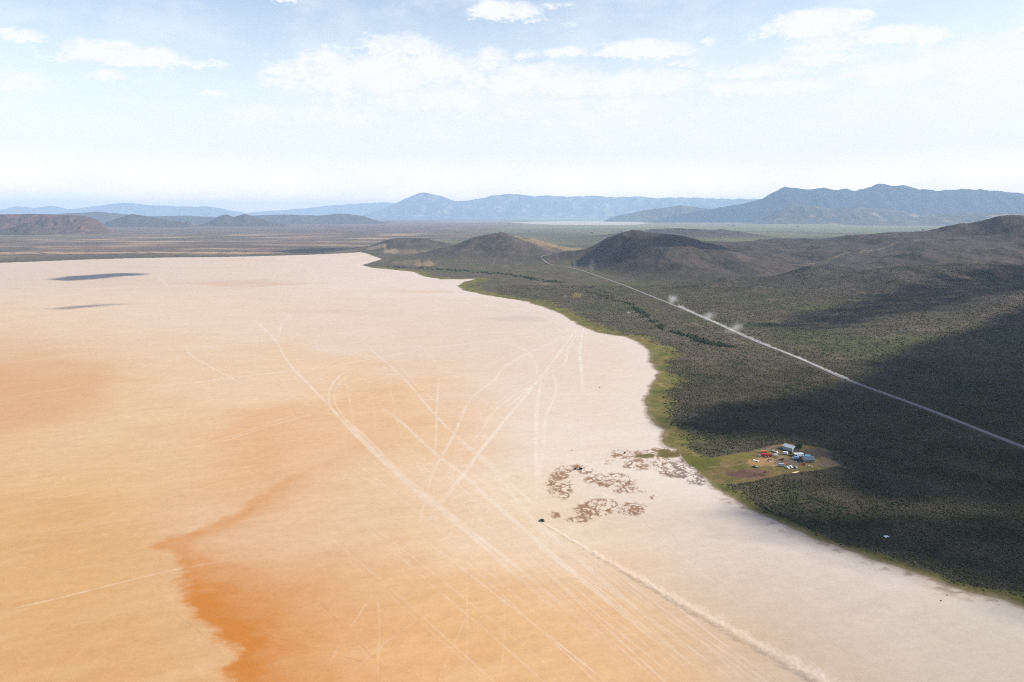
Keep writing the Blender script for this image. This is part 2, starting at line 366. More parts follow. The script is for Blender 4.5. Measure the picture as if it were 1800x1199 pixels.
# wet orange stain: crisp western edge, fading east
ST = W([(760, 738), (690, 742), (640, 760), (600, 790), (560, 815), (520, 830), (490, 845), (440, 880), (400, 905), (370, 920), (330, 935), (290, 946), (258, 962), (290, 975), (310, 995), (312, 1020), (318, 1060), (335, 1090),
         (368, 1108), (378, 1130), (405, 1146), (395, 1165), (380, 1180), (400, 1205), (420, 1260), (430, 1400)])
sel = np.where((v > 690) & (u < 1000))[0]
xs = x[sel]; ys = y[sel]
warp = 7 * fbm(xs / 24, ys / 20, 4, 71) + 4 * fbm(xs / 8, ys / 5, 4, 73)
dd, par = seg_dist(xs, ys, ST)
poly = np.concatenate([ST, W([(1500, 1400), (1500, 738)])]); ins = inside(xs, ys, poly)
s = np.where(ins, dd, -dd) + warp
wid = np.interp(par, [0, 4, 7, 10, 12, 14, 16, 19, 21, 24], [30, 28, 24, 20, 18, 30, 62, 66, 50, 50])
amp = np.interp(par, [0, 2, 5, 7, 10, 12, 14, 16, 20, 25], [.0, .08, .26, .5, .66, .62, .75, 1.0, 1.0, .9])
k = sstep(-3.0, 9.0, s) * np.exp(-(np.maximum(s, 0) / wid) ** 1.6) * amp * (0.98 + 0.3 * fbm(xs / 30, ys / 18, 4, 79))
pc[sel] = rgbmix(pc[sel], A(217, 140, 64)[None, :], np.clip(k * 1.1, 0, 1))
# western orange flat
s = sdist(x, y, W([(-500, 640), (0, 640), (120, 628), (205, 640), (212, 662), (200, 690), (212, 712), (190, 735), (120, 748), (0, 770), (-500, 800)])) + 14 * fbm(x / 60, y / 60, 4, 81)
pc = rgbmix(pc, A(226, 176, 128)[None, :], 0.5 * sstep(-15, 40, s))
s = 1 - ((u - 430) / 110) ** 2 - ((v - 498) / 8) ** 2 + .7 * fbm(x / 90, y / 90, 3, 83)
pc = rgbmix(pc, A(214, 178, 148)[None, :], 0.45 * sstep(0, 1, s))
s = 1 - ((u - 920) / 75) ** 2 - ((v - 561) / 7) ** 2 + .7 * fbm(x / 60, y / 60, 3, 85)
pc = rgbmix(pc, A(205, 195, 190)[None, :], 0.5 * sstep(0, 1, s))
# salt near the shore, then a dark dirty edge
e = SD[pi]; nearest = sstep(0, 1, (v - 780) / 60)
en = e + 6 * fbm(x / 18, y / 18, 4, 87)
pc = rgbmix(pc, A(240, 229, 219)[None, :], 0.45 * (1 - sstep(10, 70, en)) * (1 - 0.7 * sstep(0, 1, (v - 850) / 60)))
pc = rgbmix(pc, A(196, 180, 165)[None, :], 0.55 * (1 - sstep(2, 22, en)) * sstep(0, 1, (v - 850) / 50))
rag = sstep(.05, .45, fbm(x / 13, y / 8, 4, 88) + .3 * fbm(x / 45, y / 45, 2, 86)) * (1 - sstep(4, 19, e)) * sstep(0, 1, (v - 840) / 40)
pc = rgbmix(pc, A(142, 122, 104)[None, :], .75 * rag)
edge = 1 - sstep(0, 7, e + 4 * fbm(x / 9, y / 9, 4, 89))
pc = rgbmix(pc, A(150, 130, 108)[None, :], 0.7 * edge)
# thin-cloud shade on the near eastern flat, put into the colour as grey
s = 1 - ((u - 1340 - (v - 925) * 1.9) / 150) ** 2 - ((v - 925) / 38) ** 2 + .8 * fbm(x / 35, y / 25, 4, 91)
pc = rgbmix(pc, A(196, 186, 180)[None, :], 0.5 * sstep(0, 1.2, s))
# dry brown plants growing along cracks
def veins(x, y, sc, seed, wdt):
    a = x / sc + .6 * fbm(x / (sc * .7), y / (sc * .7), 3, seed + 5); b = y / (sc * 1.6) + .6 * fbm(x / (sc * .7), y / (sc * .7), 3, seed + 6)
    return 1 - sstep(0, wdt, np.abs(perlin(a, b, seed)))
msk = np.zeros(len(pi))
for (cu, cv, hw, hh, st) in [(985, 850, 26, 32, 1), (1010, 826, 40, 11, .8), (1075, 845, 50, 14, 1), (1110, 862, 45, 8, .8), (1040, 895, 42, 14, 1.15), (1065, 885, 40, 10, 1.0), (1110, 895, 28, 13, 1), (1150, 817, 65, 13, .9), (1100, 798, 35, 9, .9),
                             (1190, 830, 40, 11, 1.1), (1225, 840, 26, 14, 1.3), (1160, 797, 35, 12, .9), (1060, 812, 40, 8, .5), (1148, 873, 8, 5, .8), (975, 905, 16, 8, .6), (1020, 912, 30, 8, .8), (1170, 812, 60, 10, .7), (1210, 822, 20, 10, .7)]:
    q = 1 - ((u - cu) / hw) ** 2 - ((v - cv) / hh) ** 2
    msk = np.maximum(msk, st * np.clip(q + 0.45, 0, 1.2))
msk *= (1.0 + .8 * fbm(x / 16, y / 24, 3, 93))
vein = np.maximum(veins(x, y, 17, 95, 0.26), 0.85 * veins(x, y, 9, 99, 0.26))
k = sstep(0.36, 0.95, np.clip(1.1 * msk, 0, 1.15) * (0.25 + 0.8 * vein) + 0.08 * fbm(x / 4, y / 7, 3, 97))
bc = rgbmix(np.tile(A(152, 112, 78), (len(pi), 1)), np.tile(A(128, 112, 104), (len(pi), 1)), sstep(1150, 1210, u))
pc = rgbmix(pc, bc, 0.88 * k)
for (cu, cv, hw, hh) in [(1135, 801, 18, 5), (1170, 796, 26, 7), (1178, 800, 20, 6)]:
    q = 1 - ((u - cu) / hw) ** 2 - ((v - cv) / hh) ** 2 + .9 * fbm(x / 12, y / 14, 4, 101)
    pc = rgbmix(pc, A(112, 102, 48)[None, :], 0.9 * sstep(0.1, 0.7, q))
# vehicle tracks pressed pale into the crust (a few are damp and dark)
TR = []
def tr(pts, w=2.2, a=0.45, dark=False): TR.append((pts, w, a, dark))
tr([(437, 553), (474, 587), (490, 607), (500, 627), (520, 653), (550, 683), (597, 733), (680, 813), (760, 883), (830, 943), (900, 1005), (1000, 1092), (1100, 1182), (1150, 1230)], 2.1, .5)
tr([(590, 722), (640, 766), (700, 826), (770, 886), (845, 946), (915, 1002), (1020, 1090), (1130, 1182)], 1.9, .4)
tr([(640, 642), (606, 655), (584, 676), (578, 702), (590, 728), (630, 770), (690, 828), (756, 886), (820, 944)], 1.8, .5)
tr([(628, 652), (600, 670), (588, 692), (592, 714), (612, 742), (660, 792), (740, 866)], 1.6, .4)
tr([(1022, 579), (900, 595), (760, 612), (670, 628), (570, 645), (400, 665), (210, 690)], 2.6, .5)
tr([(1012, 581), (956, 656), (905, 718), (848, 788), (816, 832), (780, 878), (740, 930), (700, 975)], 2.6, .65)
tr([(1020, 580), (1000, 608), (994, 636), (972, 652), (948, 668), (905, 705), (870, 735)], 2.0, .55)
tr([(1025, 578), (1020, 616), (1022, 648), (1024, 690)], 2.6, .7)
tr([(1016, 600), (1019, 640), (1023, 660)], 1.8, .4)
tr([(1000, 584), (960, 606), (916, 626), (888, 644), (868, 668), (828, 700), (812, 732), (796, 768), (768, 816), (748, 848), (700, 905)], 1.8, .5)
tr([(952, 660), (944, 720), (942, 772), (944, 820), (948, 872)], 2.6, .65)
tr([(968, 652), (978, 676), (972, 704), (960, 732), (956, 780), (950, 824), (949, 860)], 2.2, .55)
tr([(848, 603), (890, 604), (922, 615), (940, 636), (946, 664)], 1.8, .4)
tr([(640, 604), (668, 628), (712, 668), (764, 728), (804, 768), (860, 812), (904, 856), (940, 884)], 2.0, .45)
tr([(668, 712), (712, 748), (764, 796), (816, 836), (868, 884), (930, 938), (1000, 1000), (1100, 1082), (1220, 1182)], 2.4, .5)
tr([(830, 790), (880, 842), (930, 905), (1020, 985), (1120, 1070), (1260, 1180)], 2.0, .35)
tr([(800, 770), (870, 826), (920, 870), (960, 905)], 1.8, .4)
tr([(772, 656), (768, 716), (766, 780), (760, 824)], 1.8, .4); tr([(764, 824), (752, 860), (735, 930)], 1.6, .3)
tr([(916, 692), (1020, 693), (1124, 694)], 2.0, .5)
tr([(940, 672), (876, 716), (844, 760), (820, 788)], 1.8, .4)
tr([(956, 656), (900, 690), (860, 720), (845, 728), (852, 735), (880, 722)], 1.4, .3)
tr([(700, 640), (740, 685), (790, 722), (830, 740)], 1.5, .25); tr([(668, 628), (740, 640), (800, 650)], 1.5, .2)
tr([(464, 547), (500, 550), (510, 555), (497, 563), (464, 570), (417, 575)], 2.6, .5); tr([(497, 563), (492, 580), (489, 603)], 2.0, .4)
tr([(510, 556), (600, 566), (720, 600), (790, 660)], 1.8, .25)
tr([(325, 603), (334, 622), (367, 643), (400, 660), (434, 680)], 1.8, .4); tr([(300, 568), (380, 575), (470, 568)], 1.8, .25)
tr([(277, 487), (294, 500), (320, 505)], 3.5, .4); tr([(480, 462), (540, 470), (555, 492), (520, 512)], 3.5, .35)
tr([(800, 505), (870, 525), (930, 548), (1000, 575)], 3.0, .35); tr([(620, 490), (760, 500), (850, 535), (960, 545)], 3.0, .3)
tr([(0, 700), (150, 678), (240, 660)], 2.0, .25); tr([(0, 640), (120, 625), (300, 600)], 2.0, .2)
tr([(0, 1075), (117, 1048), (300, 1003), (433, 980)], 1.2, .4); tr([(0, 905), (130, 870), (300, 838), (420, 818)], 1.4, .2)
tr([(380, 780), (470, 750), (560, 725)], 1.8, .35); tr([(330, 790), (450, 752), (600, 700)], 1.8, .25)
tr([(663, 1033), (610, 1113), (560, 1199)], 1.0, .2); tr([(663, 1036), (667, 1100), (663, 1205)], 1.0, .18); tr([(820, 1000), (822, 1133), (815, 1200)], .9, .15)
tr([(883, 1013), (887, 1100), (880, 1200)], .9, .18); tr([(600, 1199), (690, 1120), (770, 1070)], .9, .15); tr([(770, 1200), (795, 1140), (830, 1060)], .9, .15)
for i in range(7):
    o = i * 26 + random.uniform(-8, 8)
    tr([(880 + o * .8, 960 + random.uniform(-25, 20)), (1000 + o, 1062 - o * .02), (1100 + o * 1.15, 1145), (1190 + o * 1.3, 1225)], random.uniform(.7, 1.4), random.uniform(.2, .45))
tr([(1130, 1012), (1170, 1048), (1253, 1117), (1353, 1190)], 1.1, .4); tr([(1020, 1007), (1120, 1090), (1220, 1173)], 1.1, .4)
tr([(800, 838), (880, 836), (930, 822), (948, 820)], 1.6, .3); tr([(790, 890), (860, 872), (950, 856)], 1.4, .3)
for (a, b) in [((1018, 579), (700, 592)), ((1015, 580), (600, 585)), ((1018, 580), (650, 560)), ((1015, 579), (800, 600)), ((1016, 581), (880, 650)), ((1018, 581), (905, 640)), ((1015, 581), (930, 650)), ((1012, 580), (820, 660)), ((1020, 582), (985, 622)),
               ((1012, 578), (540, 600)), ((1008, 580), (760, 640)), ((1020, 579), (890, 545)), ((1010, 583), (945, 640))]:
    mx = ((a[0] + b[0]) / 2 + random.uniform(-12, 12), (a[1] + b[1]) / 2 + random.uniform(-3, 3)); tr([a, mx, b], random.uniform(1.5, 2.6), random.uniform(.15, .35))
for i in range(16):
    u0 = random.uniform(560, 990); v0 = random.uniform(770, 960); k_ = random.uniform(.75, .95)
    tr([(u0, v0), (u0 + 120, v0 + 120 * k_ + random.uniform(-4, 4)), (u0 + 260, v0 + 262 * k_), (u0 + 400, v0 + 410 * k_)], random.uniform(.8, 1.5), random.uniform(.15, .35))
for i in range(34):
    u0, v0 = random.uniform(560, 1060), random.uniform(640, 900); an = random.uniform(-.3, 2.2); ln = random.uniform(60, 190)
    tr([(u0, v0), (u0 + ln * .5 * math.cos(an), v0 + ln * .42 * math.sin(an) + random.uniform(-6, 6)), (u0 + ln * math.cos(an), v0 + ln * .8 * math.sin(an))], random.uniform(1.2, 1.8), random.uniform(.12, .25))
tr([(383, 1033), (500, 1027), (550, 1047), (600, 1100), (660, 1160), (700, 1205)], .7, .17, True); tr([(320, 1047), (390, 1085), (473, 1117), (600, 1153), (720, 1185)], .7, .17, True)
tr([(300, 1075), (350, 1110), (420, 1180)], .6, .15, True); tr([(895, 839), (908, 836), (912, 840), (900, 843)], 1.0, .4, True); tr([(1005, 612), (1008, 600)], 1.5, .2)
tr([(1090, 690), (1112, 698), (1122, 697)], 0, 0)
trk = np.zeros(len(pi)); drk = np.zeros(len(pi))
for (pts, w, a, dark) in TR:
    if a == 0: continue
    P = spline(W(pts), 8.0 if not dark else 5.0); fan = abs(pts[0][0] - 1015) < 14 and abs(pts[0][1] - 580) < 6
    b0 = P.min(0) - 12; b1 = P.max(0) + 12
    q = np.where((x > b0[0]) & (x < b1[0]) & (y > b0[1]) & (y < b1[1]))[0]
    if len(q) == 0: continue
    # only vertices near the chain: bin by segment groups
    for g in range(0, len(P) - 1, 12):
        S = P[g:g + 13]; c0 = S.min(0) - 10; c1 = S.max(0) + 10
        qq = q[(x[q] > c0[0]) & (x[q] < c1[0]) & (y[q] > c0[1]) & (y[q] < c1[1])]
        if len(qq) == 0: continue
        jit = 0.5 * perlin(x[qq] / 9, y[qq] / 9, 131)
        d, pp = seg_dist(x[qq], y[qq], S); tt_ = (pp + g) / (len(P) - 1)
        ww = w * 0.33 + 0.0004 * y[qq]
        if w >= 1.8 and not dark: prof = np.exp(-((np.abs(d + jit) - w * .45) / (ww * .75)) ** 2)
        else: prof = np.exp(-((d + jit) / ww) ** 2)
        val = a * prof * np.clip(0.8 + 0.7 * fbm(x[qq] / 40, y[qq] / 40, 2, 133), .15, 1.2)
        val = val * sstep(1.02, .8, tt_) * (1 if fan else sstep(-.02, .15, tt_))
        if dark: drk[qq] = np.maximum(drk[qq], val)
        else: trk[qq] = np.maximum(trk[qq], val)
pc = rgbmix(pc, A(252, 242, 229)[None, :], np.clip(trk * 1.12, 0, .85))
pc = rgbmix(pc, A(170, 112, 66)[None, :], np.clip(drk, 0, .6))
C[pi] = np.clip(pc * np.array([1.12, 1.075, 1.02]), 0, .92)

# ---- ground colours
gi = np.where(~PLAYA)[0]; x = GX[gi]; y = GY[gi]; z = GZ[gi]; u = PU[gi]; v = PV[gi]; e = -SD[gi]
nb = fbm(x / 260, y / 260, 5, 141); nm = fbm(x / 60, y / 60, 4, 143); nf = fbm(x / 11, y / 11, 3, 145)
base = np.tile(A(110, 98, 80), (len(gi), 1))
base = rgbmix(base, A(98, 98, 64)[None, :], sstep(-.2, .5, nb))
base = rgbmix(base, A(128, 110, 92)[None, :], 0.6 * sstep(.1, .6, nm))
base *= (1 + .22 * nf + .18 * nm)[:, None]
# foothills: browner, with scree streaks and darker rocky crests
hm = sstep(6, 40, z) * (y < 11500)
gr = fbm(x / 90, y / 190, 5, 147)
hb = rgbmix(np.tile(A(104, 92, 85), (len(gi), 1)), np.tile(A(88, 82, 70), (len(gi), 1)), sstep(-.4, .4, gr))
hb = rgbmix(hb, A(130, 111, 97)[None, :], .6 * sstep(.25, .6, fbm(x / 170, y / 120, 5, 149)))
hb *= (1 + .25 * nf)[:, None]
base = rgbmix(base, hb, hm)
# sunlit saddle behind the second hill, its brightness put into the ground colour
s = 1 - ((x - at(985, 440, 40)[0]) / 380) ** 2 - ((y - 4750) / 420) ** 2 + .6 * nm
base = rgbmix(base, A(172, 148, 112)[None, :], .8 * sstep(0, .8, s))
# grass fringe along the lake bed
bw = np.interp(y, [400, 700, 1000, 1600, 3000, 4500], [14, 20, 36, 50, 52, 44]) * (1 + .95 * fbm(x / 70, y / 70, 3, 151))
fr = (1 - sstep(.65, 1.35, e / np.maximum(bw, 4) + .35 * nm)) * (y < 3600)
fc = rgbmix(np.tile(A(142, 126, 68), (len(gi), 1)), np.tile(A(112, 114, 54), (len(gi), 1)), sstep(-.3, .4, fbm(x / 40, y / 40, 4, 153)))
fc = rgbmix(fc, A(174, 154, 98)[None, :], .7 * sstep(.2, .6, fbm(x / 26, y / 26, 4, 155)))
fc = rgbmix(fc, A(84, 86, 40)[None, :], (v > 860) * .6)
fc *= (1 + .3 * nf)[:, None]
base = rgbmix(base, fc, fr * .92)
lip = (1 - sstep(1, 8, e + 3 * nm)) * (y < 6000)
base = rgbmix(base, A(160, 140, 112)[None, :], .6 * lip)
# bare salty patches in the scrub
for (cu, cv, hw, hh, cc, aa) in [(745, 465, 30, 4, (176, 150, 116), .8), (720, 462, 40, 5, (150, 132, 104), .6), (690, 447, 20, 2, (200, 180, 150), .7), (660, 444, 25, 2, (190, 170, 140), .6), (1005, 521, 28, 3, (150, 134, 84), .8), (1015, 518, 12, 3, (176, 154, 100), .7), (1110, 549, 10, 3, (190, 176, 160), .7), (1130, 562, 22, 4, (140, 126, 116), .6),
                             (1225, 730, 26, 5, (190, 180, 165), .5), (1250, 735, 30, 5, (165, 155, 140), .4), (1150, 610, 10, 20, (150, 138, 72), .5), (960, 499, 20, 2, (150, 136, 116), .6), (1540, 912, 60, 20, (118, 104, 84), .5), (1420, 905, 50, 14, (104, 98, 64), .4)]:
    q = 1 - ((u - cu) / hw) ** 2 - ((v - cv) / hh) ** 2 + 1.0 * fbm(x / (y * .012), y / (y * .03), 4, 161)
    base = rgbmix(base, A(*cc)[None, :], aa * sstep(.2, .8, q))
base *= (1 - (.30 * sstep(1250, 900, y) + .16 * sstep(1500, 1100, y)) * sstep(150, 300, x) * (1 - fr))[:, None]          # denser brush towards the south, with cloud shade darkened into its colour
# farm clearing: grass, trodden earth, corral
cs = sdist(x, y, CLEAR) + 1.2 * nf
inn = sstep(-1.5, 1.5, cs)
cc = rgbmix(np.tile(A(136, 116, 72), (len(gi), 1)), np.tile(A(110, 106, 54), (len(gi), 1)), sstep(-.1, .5, fbm(x / 20, y / 20, 4, 163)))
for (cu, cv, hw, hh, col, aa) in [(1230, 812, 40, 22, (108, 110, 44), .9), (1290, 803, 40, 8, (136, 124, 60), .7), (1350, 812, 38, 9, (190, 150, 100), .95), (1325, 814, 22, 4, (190, 152, 96), .8), (1375, 808, 18, 12, (150, 124, 98), .8), (1390, 790, 22, 10, (104, 90, 82), .95), (1352, 787, 26, 5, (122, 104, 90), .9),
                                  (1385, 812, 30, 8, (118, 104, 92), .8), (1430, 797, 34, 9, (100, 84, 76), 1), (1455, 800, 14, 7, (96, 82, 74), 1), (1455, 815, 24, 7, (128, 110, 92), .9), (1320, 834, 40, 10.5, (130, 100, 82), 1), (1325, 835, 24, 4, (94, 72, 62), .8), (1300, 833, 26, 7, (112, 86, 72), .9), (1395, 824, 40, 5, (112, 102, 56), .6), (1410, 808, 18, 8, (84, 76, 66), .8)]:
    q = 1 - ((u - cu) / hw) ** 2 - ((v - cv) / hh) ** 2 + .55 * fbm(x / 9, y / 9, 4, 165)
    cc = rgbmix(cc, A(*col)[None, :], aa * sstep(0, .6, q))
d, _ = seg_dist(x, y, spline(W([(1245, 822), (1290, 818), (1325, 810), (1340, 800), (1350, 790), (1362, 784)]), 4)); cc = rgbmix(cc, A(168, 140, 104)[None, :], .6 * np.exp(-(d / 1.6) ** 2) * (y < 1500))
cc *= (1 + .22 * nf)[:, None]
base = rgbmix(base, cc, inn * (y < 1200))
# plain west and north of the lake bed
pl = sstep(0, 1, (e - 20) / 300) * sstep(4000, 4700, y) * (1 - hm)
fb = rgbmix(np.tile(A(142, 120, 102), (len(gi), 1)), np.tile(A(114, 102, 88), (len(gi), 1)), sstep(-.3, .4, fbm(x / 700, y / 900, 5, 171)))
fb = rgbmix(fb, A(208, 176, 142)[None, :], .8 * sstep(.05, .42, fbm(x / 900, y / 420, 5, 173)) * sstep(-100, -1200, x) * (1 - sstep(8500, 11000, y)))
fb = rgbmix(fb, A(62, 60, 54)[None, :], .85 * sstep(.2, .42, fbm(x / 60, y / 120, 4, 175)) * (1 - sstep(900, 1700, e)) * (x < 800))
gn = sstep(-1500, 1200, x + 1500 * fbm(x / 2500, y / 2500, 3, 177))
fg = rgbmix(np.tile(A(104, 106, 76), (len(gi), 1)), np.tile(A(132, 128, 88), (len(gi), 1)), sstep(-.3, .4, fbm(x / 900, y / 1700, 5, 179)))
fg = rgbmix(fg, A(132, 140, 84)[None, :], .7 * sstep(8000, 14000, y) * sstep(0, .5, fbm(x / 1500, y / 2500, 4, 181)))
fg = rgbmix(fg, A(176, 170, 130)[None, :], .55 * sstep(8000, 16000, y))
fb = rgbmix(fb, fg, gn)
fb = rgbmix(fb, A(150, 122, 112)[None, :], .6 * (np.abs(u - 760) < 160) * sstep(14000, 17000, y) * (1 - sstep(20000, 24000, y)))
base = rgbmix(base, fb, pl)
ev = np.exp(-((y - 6200) / 600) ** 2) * np.exp(-((x + 1700) / 900) ** 2)
# second, far lake bed
L2 = W([(893, 391.2), (940, 389.6), (1000, 388.8), (1060, 388.6), (1120, 390.2), (1142, 392.5), (1120, 395.3), (1060, 396), (980, 395.3), (930, 393.6)])
s2 = np.full(x.shape, -1e5); fq = (y > 9000) & (y < 60000); s2[fq] = sdist(x[fq], y[fq], L2) + 120 * fbm(x[fq] / 900, y[fq] / 900, 3, 183)
base = rgbmix(base, A(226, 208, 194)[None, :], sstep(-60, 160, s2))
s3 = np.zeros(x.shape); s3[fq] = np.exp(-((u[fq] - 830) / 55) ** 2 - ((v[fq] - 390) / 1.2) ** 2); base = rgbmix(base, A(214, 184, 172)[None, :], .7 * s3)
# faint dirt tracks: farm lane to the road, line beside the road, lane on the foothill
for (pts, w, a, c_) in [([(1470, 800), (1520, 786), (1600, 776), (1680, 769), (1728, 765)], 1.3, .5, (150, 140, 124)), ([(1215, 566), (1260, 583), (1310, 603), (1345, 612)], 2.2, .7, (176, 158, 128)), ([(1195, 572), (1230, 562)], 2.0, .4, (170, 150, 120)),
                        ([(1130, 535), (1160, 548), (1200, 566)], 2, .35, (160, 145, 120)), ([(1455, 806), (1482, 820), (1500, 828)], 2.2, .5, (120, 112, 104))]:
    P = spline(W(pts), 10); q = np.where((y < P[:, 1].max() + 30) & (y > P[:, 1].min() - 30) & (x > P[:, 0].min() - 30) & (x < P[:, 0].max() + 30))[0]
    d, _ = seg_dist(x[q], y[q], P); base[q] = rgbmix(base[q], A(*c_)[None, :], a * np.exp(-(d / w) ** 2) * np.clip(.8 + .6 * nm[q], 0, 1))
HT = spline(np.array([(bearing(uu, vv, dd_)[0], dd_) for uu, vv, dd_ in [(1400, 462, 3000), (1470, 455, 3200), (1530, 445, 3500), (1575, 438, 3750), (1640, 442, 3800), (1700, 440, 3700)]]), 15)
q = np.where((y > 2900) & (y < 3900) & (x > 900) & (x < 2800))[0]; d, _ = seg_dist(x[q], y[q], HT); base[q] = rgbmix(base[q], A(168, 146, 116)[None, :], .55 * np.exp(-(d / 9) ** 2))
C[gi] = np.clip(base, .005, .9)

# ------------------------------------------------------------------ terrain objects
ii = (np.arange(NR - 1)[:, None] * NT + np.arange(NT - 1)[None, :]).ravel()
Q = np.stack([ii, ii + 1, ii + NT + 1, ii + NT], 1)
fp = PLAYA[Q].sum(1) >= 3
fh = (~fp) & (GZ[Q].mean(1) > 9) & (GY[Q[:, 0]] < 11500)
far2 = np.zeros(len(GX)); far2[gi] = s2; ff = (~fp) & (~fh) & (far2[Q].max(1) > 0) & (far2[Q].min(1) > -1) & (GY[Q[:, 0]] > 9000)
V = np.stack([GX, GY, GZ], 1)
M_PLAYA = surf_mat('lake_crust', None, 0.95, 0.05, ((0.9, 1.0), (0.11, 0.7), (3.0, 1.0), (0.35, .9)), 0.05, 0.8, spec=0.1)
M_GROUND = surf_mat('scrub_ground', None, 0.95, 0.22, ((0.35, 1.0), (0.06, .7), (1.6, .6)), 0.35, 0.4, spec=0.05)
M_HILL = surf_mat('hill_ground', None, 0.95, 0.24, ((0.2, 1.0), (0.035, .7)), 2.0, 0.09, spec=0.05)
def cut(name, fm, mat):
    q = Q[fm]; used = np.unique(q); rm = np.full(len(V), -1); rm[used] = np.arange(len(used))
    return np_mesh(name, V[used], rm[q], mat, col=C[used])
tag(cut('dry_lake_bed', fp, M_PLAYA), 'huge pale cracked dry lake bed crossed by tyre tracks, orange towards the left', 'lake bed', kind='structure')
tag(cut('dry_lake_bed', ff, M_PLAYA), 'small white dry lake bed far off below the blue mountains', 'lake bed', kind='structure')
tag(cut('hills', fh, M_HILL), 'brown scrubby foothills rising right of the gravel road', 'hills', kind='structure')
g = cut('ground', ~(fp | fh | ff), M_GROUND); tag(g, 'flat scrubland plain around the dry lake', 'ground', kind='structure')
# the same plain carried on behind and beside the camera, coarse
bm = bmesh.new(); bm.from_mesh(g.data)
cl = bm.verts.layers.float_color.get('Col')
def gv(x, y, z):
    w_ = bm.verts.new((x, y, z)); w_[cl] = (*A(92, 86, 68), 1); return w_
R_ = 70000.0
a0 = math.atan2(1, T1); angs = [a0 - i * (2 * math.pi - (math.pi - 2 * a0)) / 28 for i in range(29)]
rs = [250 / math.sin(a0), 1200, 6000, R_ / math.sin(a0)]
cent = gv(0, 0, -.6); rings = [[gv(r * math.cos(a), r * math.sin(a), -.6) for a in angs] for r in rs]
for i in range(28):
    bm.faces.new((cent, rings[0][i + 1], rings[0][i]))
    for k in range(3): bm.faces.new((rings[k][i], rings[k][i + 1], rings[k + 1][i + 1], rings[k + 1][i]))
bm.faces.new((cent, rings[0][0], rings[0][-1]))
bmesh.ops.recalc_face_normals(bm, faces=[f for f in bm.faces if all(abs(v_.co.z + .6) < 1e-4 for v_ in f.verts)])
bm.to_mesh(g.data); bm.free()

# ------------------------------------------------------------------ mountains
M_MT = surf_mat('mountain_rock', None, 0.95, 0.2, ((0.004, 1.0), (0.0012, .7)), 60, 0.004, spec=0.05)
def mountain(name, prof, d, depth, seed, c0, c1, label, spur=.4, base_v=None, lit=None, nx=420, ns=70, crest=.55, fr=1.0):
    us = np.array([p[0] for p in prof], float); vs = np.array([p[1] for p in prof], float)
    uu = np.linspace(us[0], us[-1], nx); vv = np.interp(uu, us, vs)
    rise = np.clip((392 - vv) / 60, 0, 1)
    vv = vv + (fbm(uu / 22, uu * 0 + seed, 5, seed) * 3.2) * rise
    X = np.zeros((ns, nx)); Y = np.zeros((ns, nx)); Z = np.zeros((ns, nx))
    s = np.linspace(0, 1, ns)
    dc = d + depth * crest
    xc, zc = bearing(uu, vv, dc); zc = np.maximum(zc, 2)
    for j in range(ns):
        yy = d + depth * s[j] + 0 * uu
        X[j] = xc * (0.5 + 0.5 * yy / dc); Y[j] = yy
    sh = np.where(s < crest, s / crest, (1 - s) / (1 - crest))[:, None]
    sh = (1 - np.cos(np.clip(sh, 0, 1) ** 1.15 * math.pi)) / 2 * .6 + .4 * np.clip(sh, 0, 1) ** 1.6
    L = depth * .35
    wx = X + .4 * L * fbm(X / L, Y / L, 3, seed + 1)
    rg = ridged(wx / (L * .55) * fr, Y / (L * 1.5), 5, seed + 2)
    carve = spur * (1 - sh ** 2.2) * (1 - np.clip(rg, 0, 1)) * 1.3
    Z = zc[None, :] * sh * np.clip(1 - carve, .05, 1.2) + zc[None, :] * .06 * fbm(X / (L * .22), Y / (L * .22), 4, seed + 3) * sh * (1 - sh)
    edge = np.minimum(np.arange(nx), np.arange(nx)[::-1]) / (nx * .04); Z *= np.clip(edge, 0, 1)[None, :]
    Z[0] = -5; Z[-1] = -5
    nn = fbm(X / (L * .3), Y / (L * .3), 5, seed + 4)
    col = rgbmix(np.tile(A(*c0), (nx * ns, 1)), np.tile(A(*c1), (nx * ns, 1)), sstep(-.3, .4, (nn + .5 * (1 - rg)).ravel()))  # on the far ranges both tones put lit and shaded spurs into colour
    if lit is not None: col = rgbmix(col, A(*lit)[None, :], .6 * sstep(.25, .55, fbm(X / (L * .6), Y / (L * .3), 4, seed + 9).ravel()))  # sunlit patches put into the rock colour
    a = (np.arange(ns - 1)[:, None] * nx + np.arange(nx - 1)[None, :]).ravel()
    o = np_mesh(name, np.stack([X.ravel(), Y.ravel(), Z.ravel()], 1), np.stack([a, a + 1, a + nx + 1, a + nx], 1), M_MT, col=col)
    return tag(o, label, 'mountain', kind='structure')
mountain('mountains', [(-500, 372), (-300, 374), (-120, 373), (0, 377), (60, 376), (110, 378), (150, 379), (170, 386), (190, 398), (205, 405)], 9300, 1600, 201, (130, 97, 84), (104, 80, 70), 'reddish brown flat topped mesa at the left edge', .55, fr=1.6)
mountain('mountains', [(-20, 407), (20, 400), (45, 391), (60, 393), (85, 402), (100, 408)], 8900, 700, 203, (112, 92, 70), (92, 78, 64), 'small tan hill in front of the reddish mesa', .3, nx=120, ns=40)
mountain('mountains', [(-300, 378), (-100, 372), (0, 378), (100, 376), (180, 372), (210, 376), (260, 380), (330, 379), (400, 383), (440, 379), (500, 377), (560, 379), (600, 375), (640, 380), (680, 384)], 19500, 3500, 205, (104, 90, 78), (84, 78, 70), 'low dark blue hills along the plain on the left', .45, fr=1.4)
mountain('mountains', [(345, 396), (365, 391), (385, 380), (398, 377), (412, 381), (432, 376), (455, 384), (480, 392), (510, 395)], 15500, 1500, 207, (104, 80, 68), (84, 70, 62), 'pair of pointed brown buttes on the left plain', .3, nx=200)
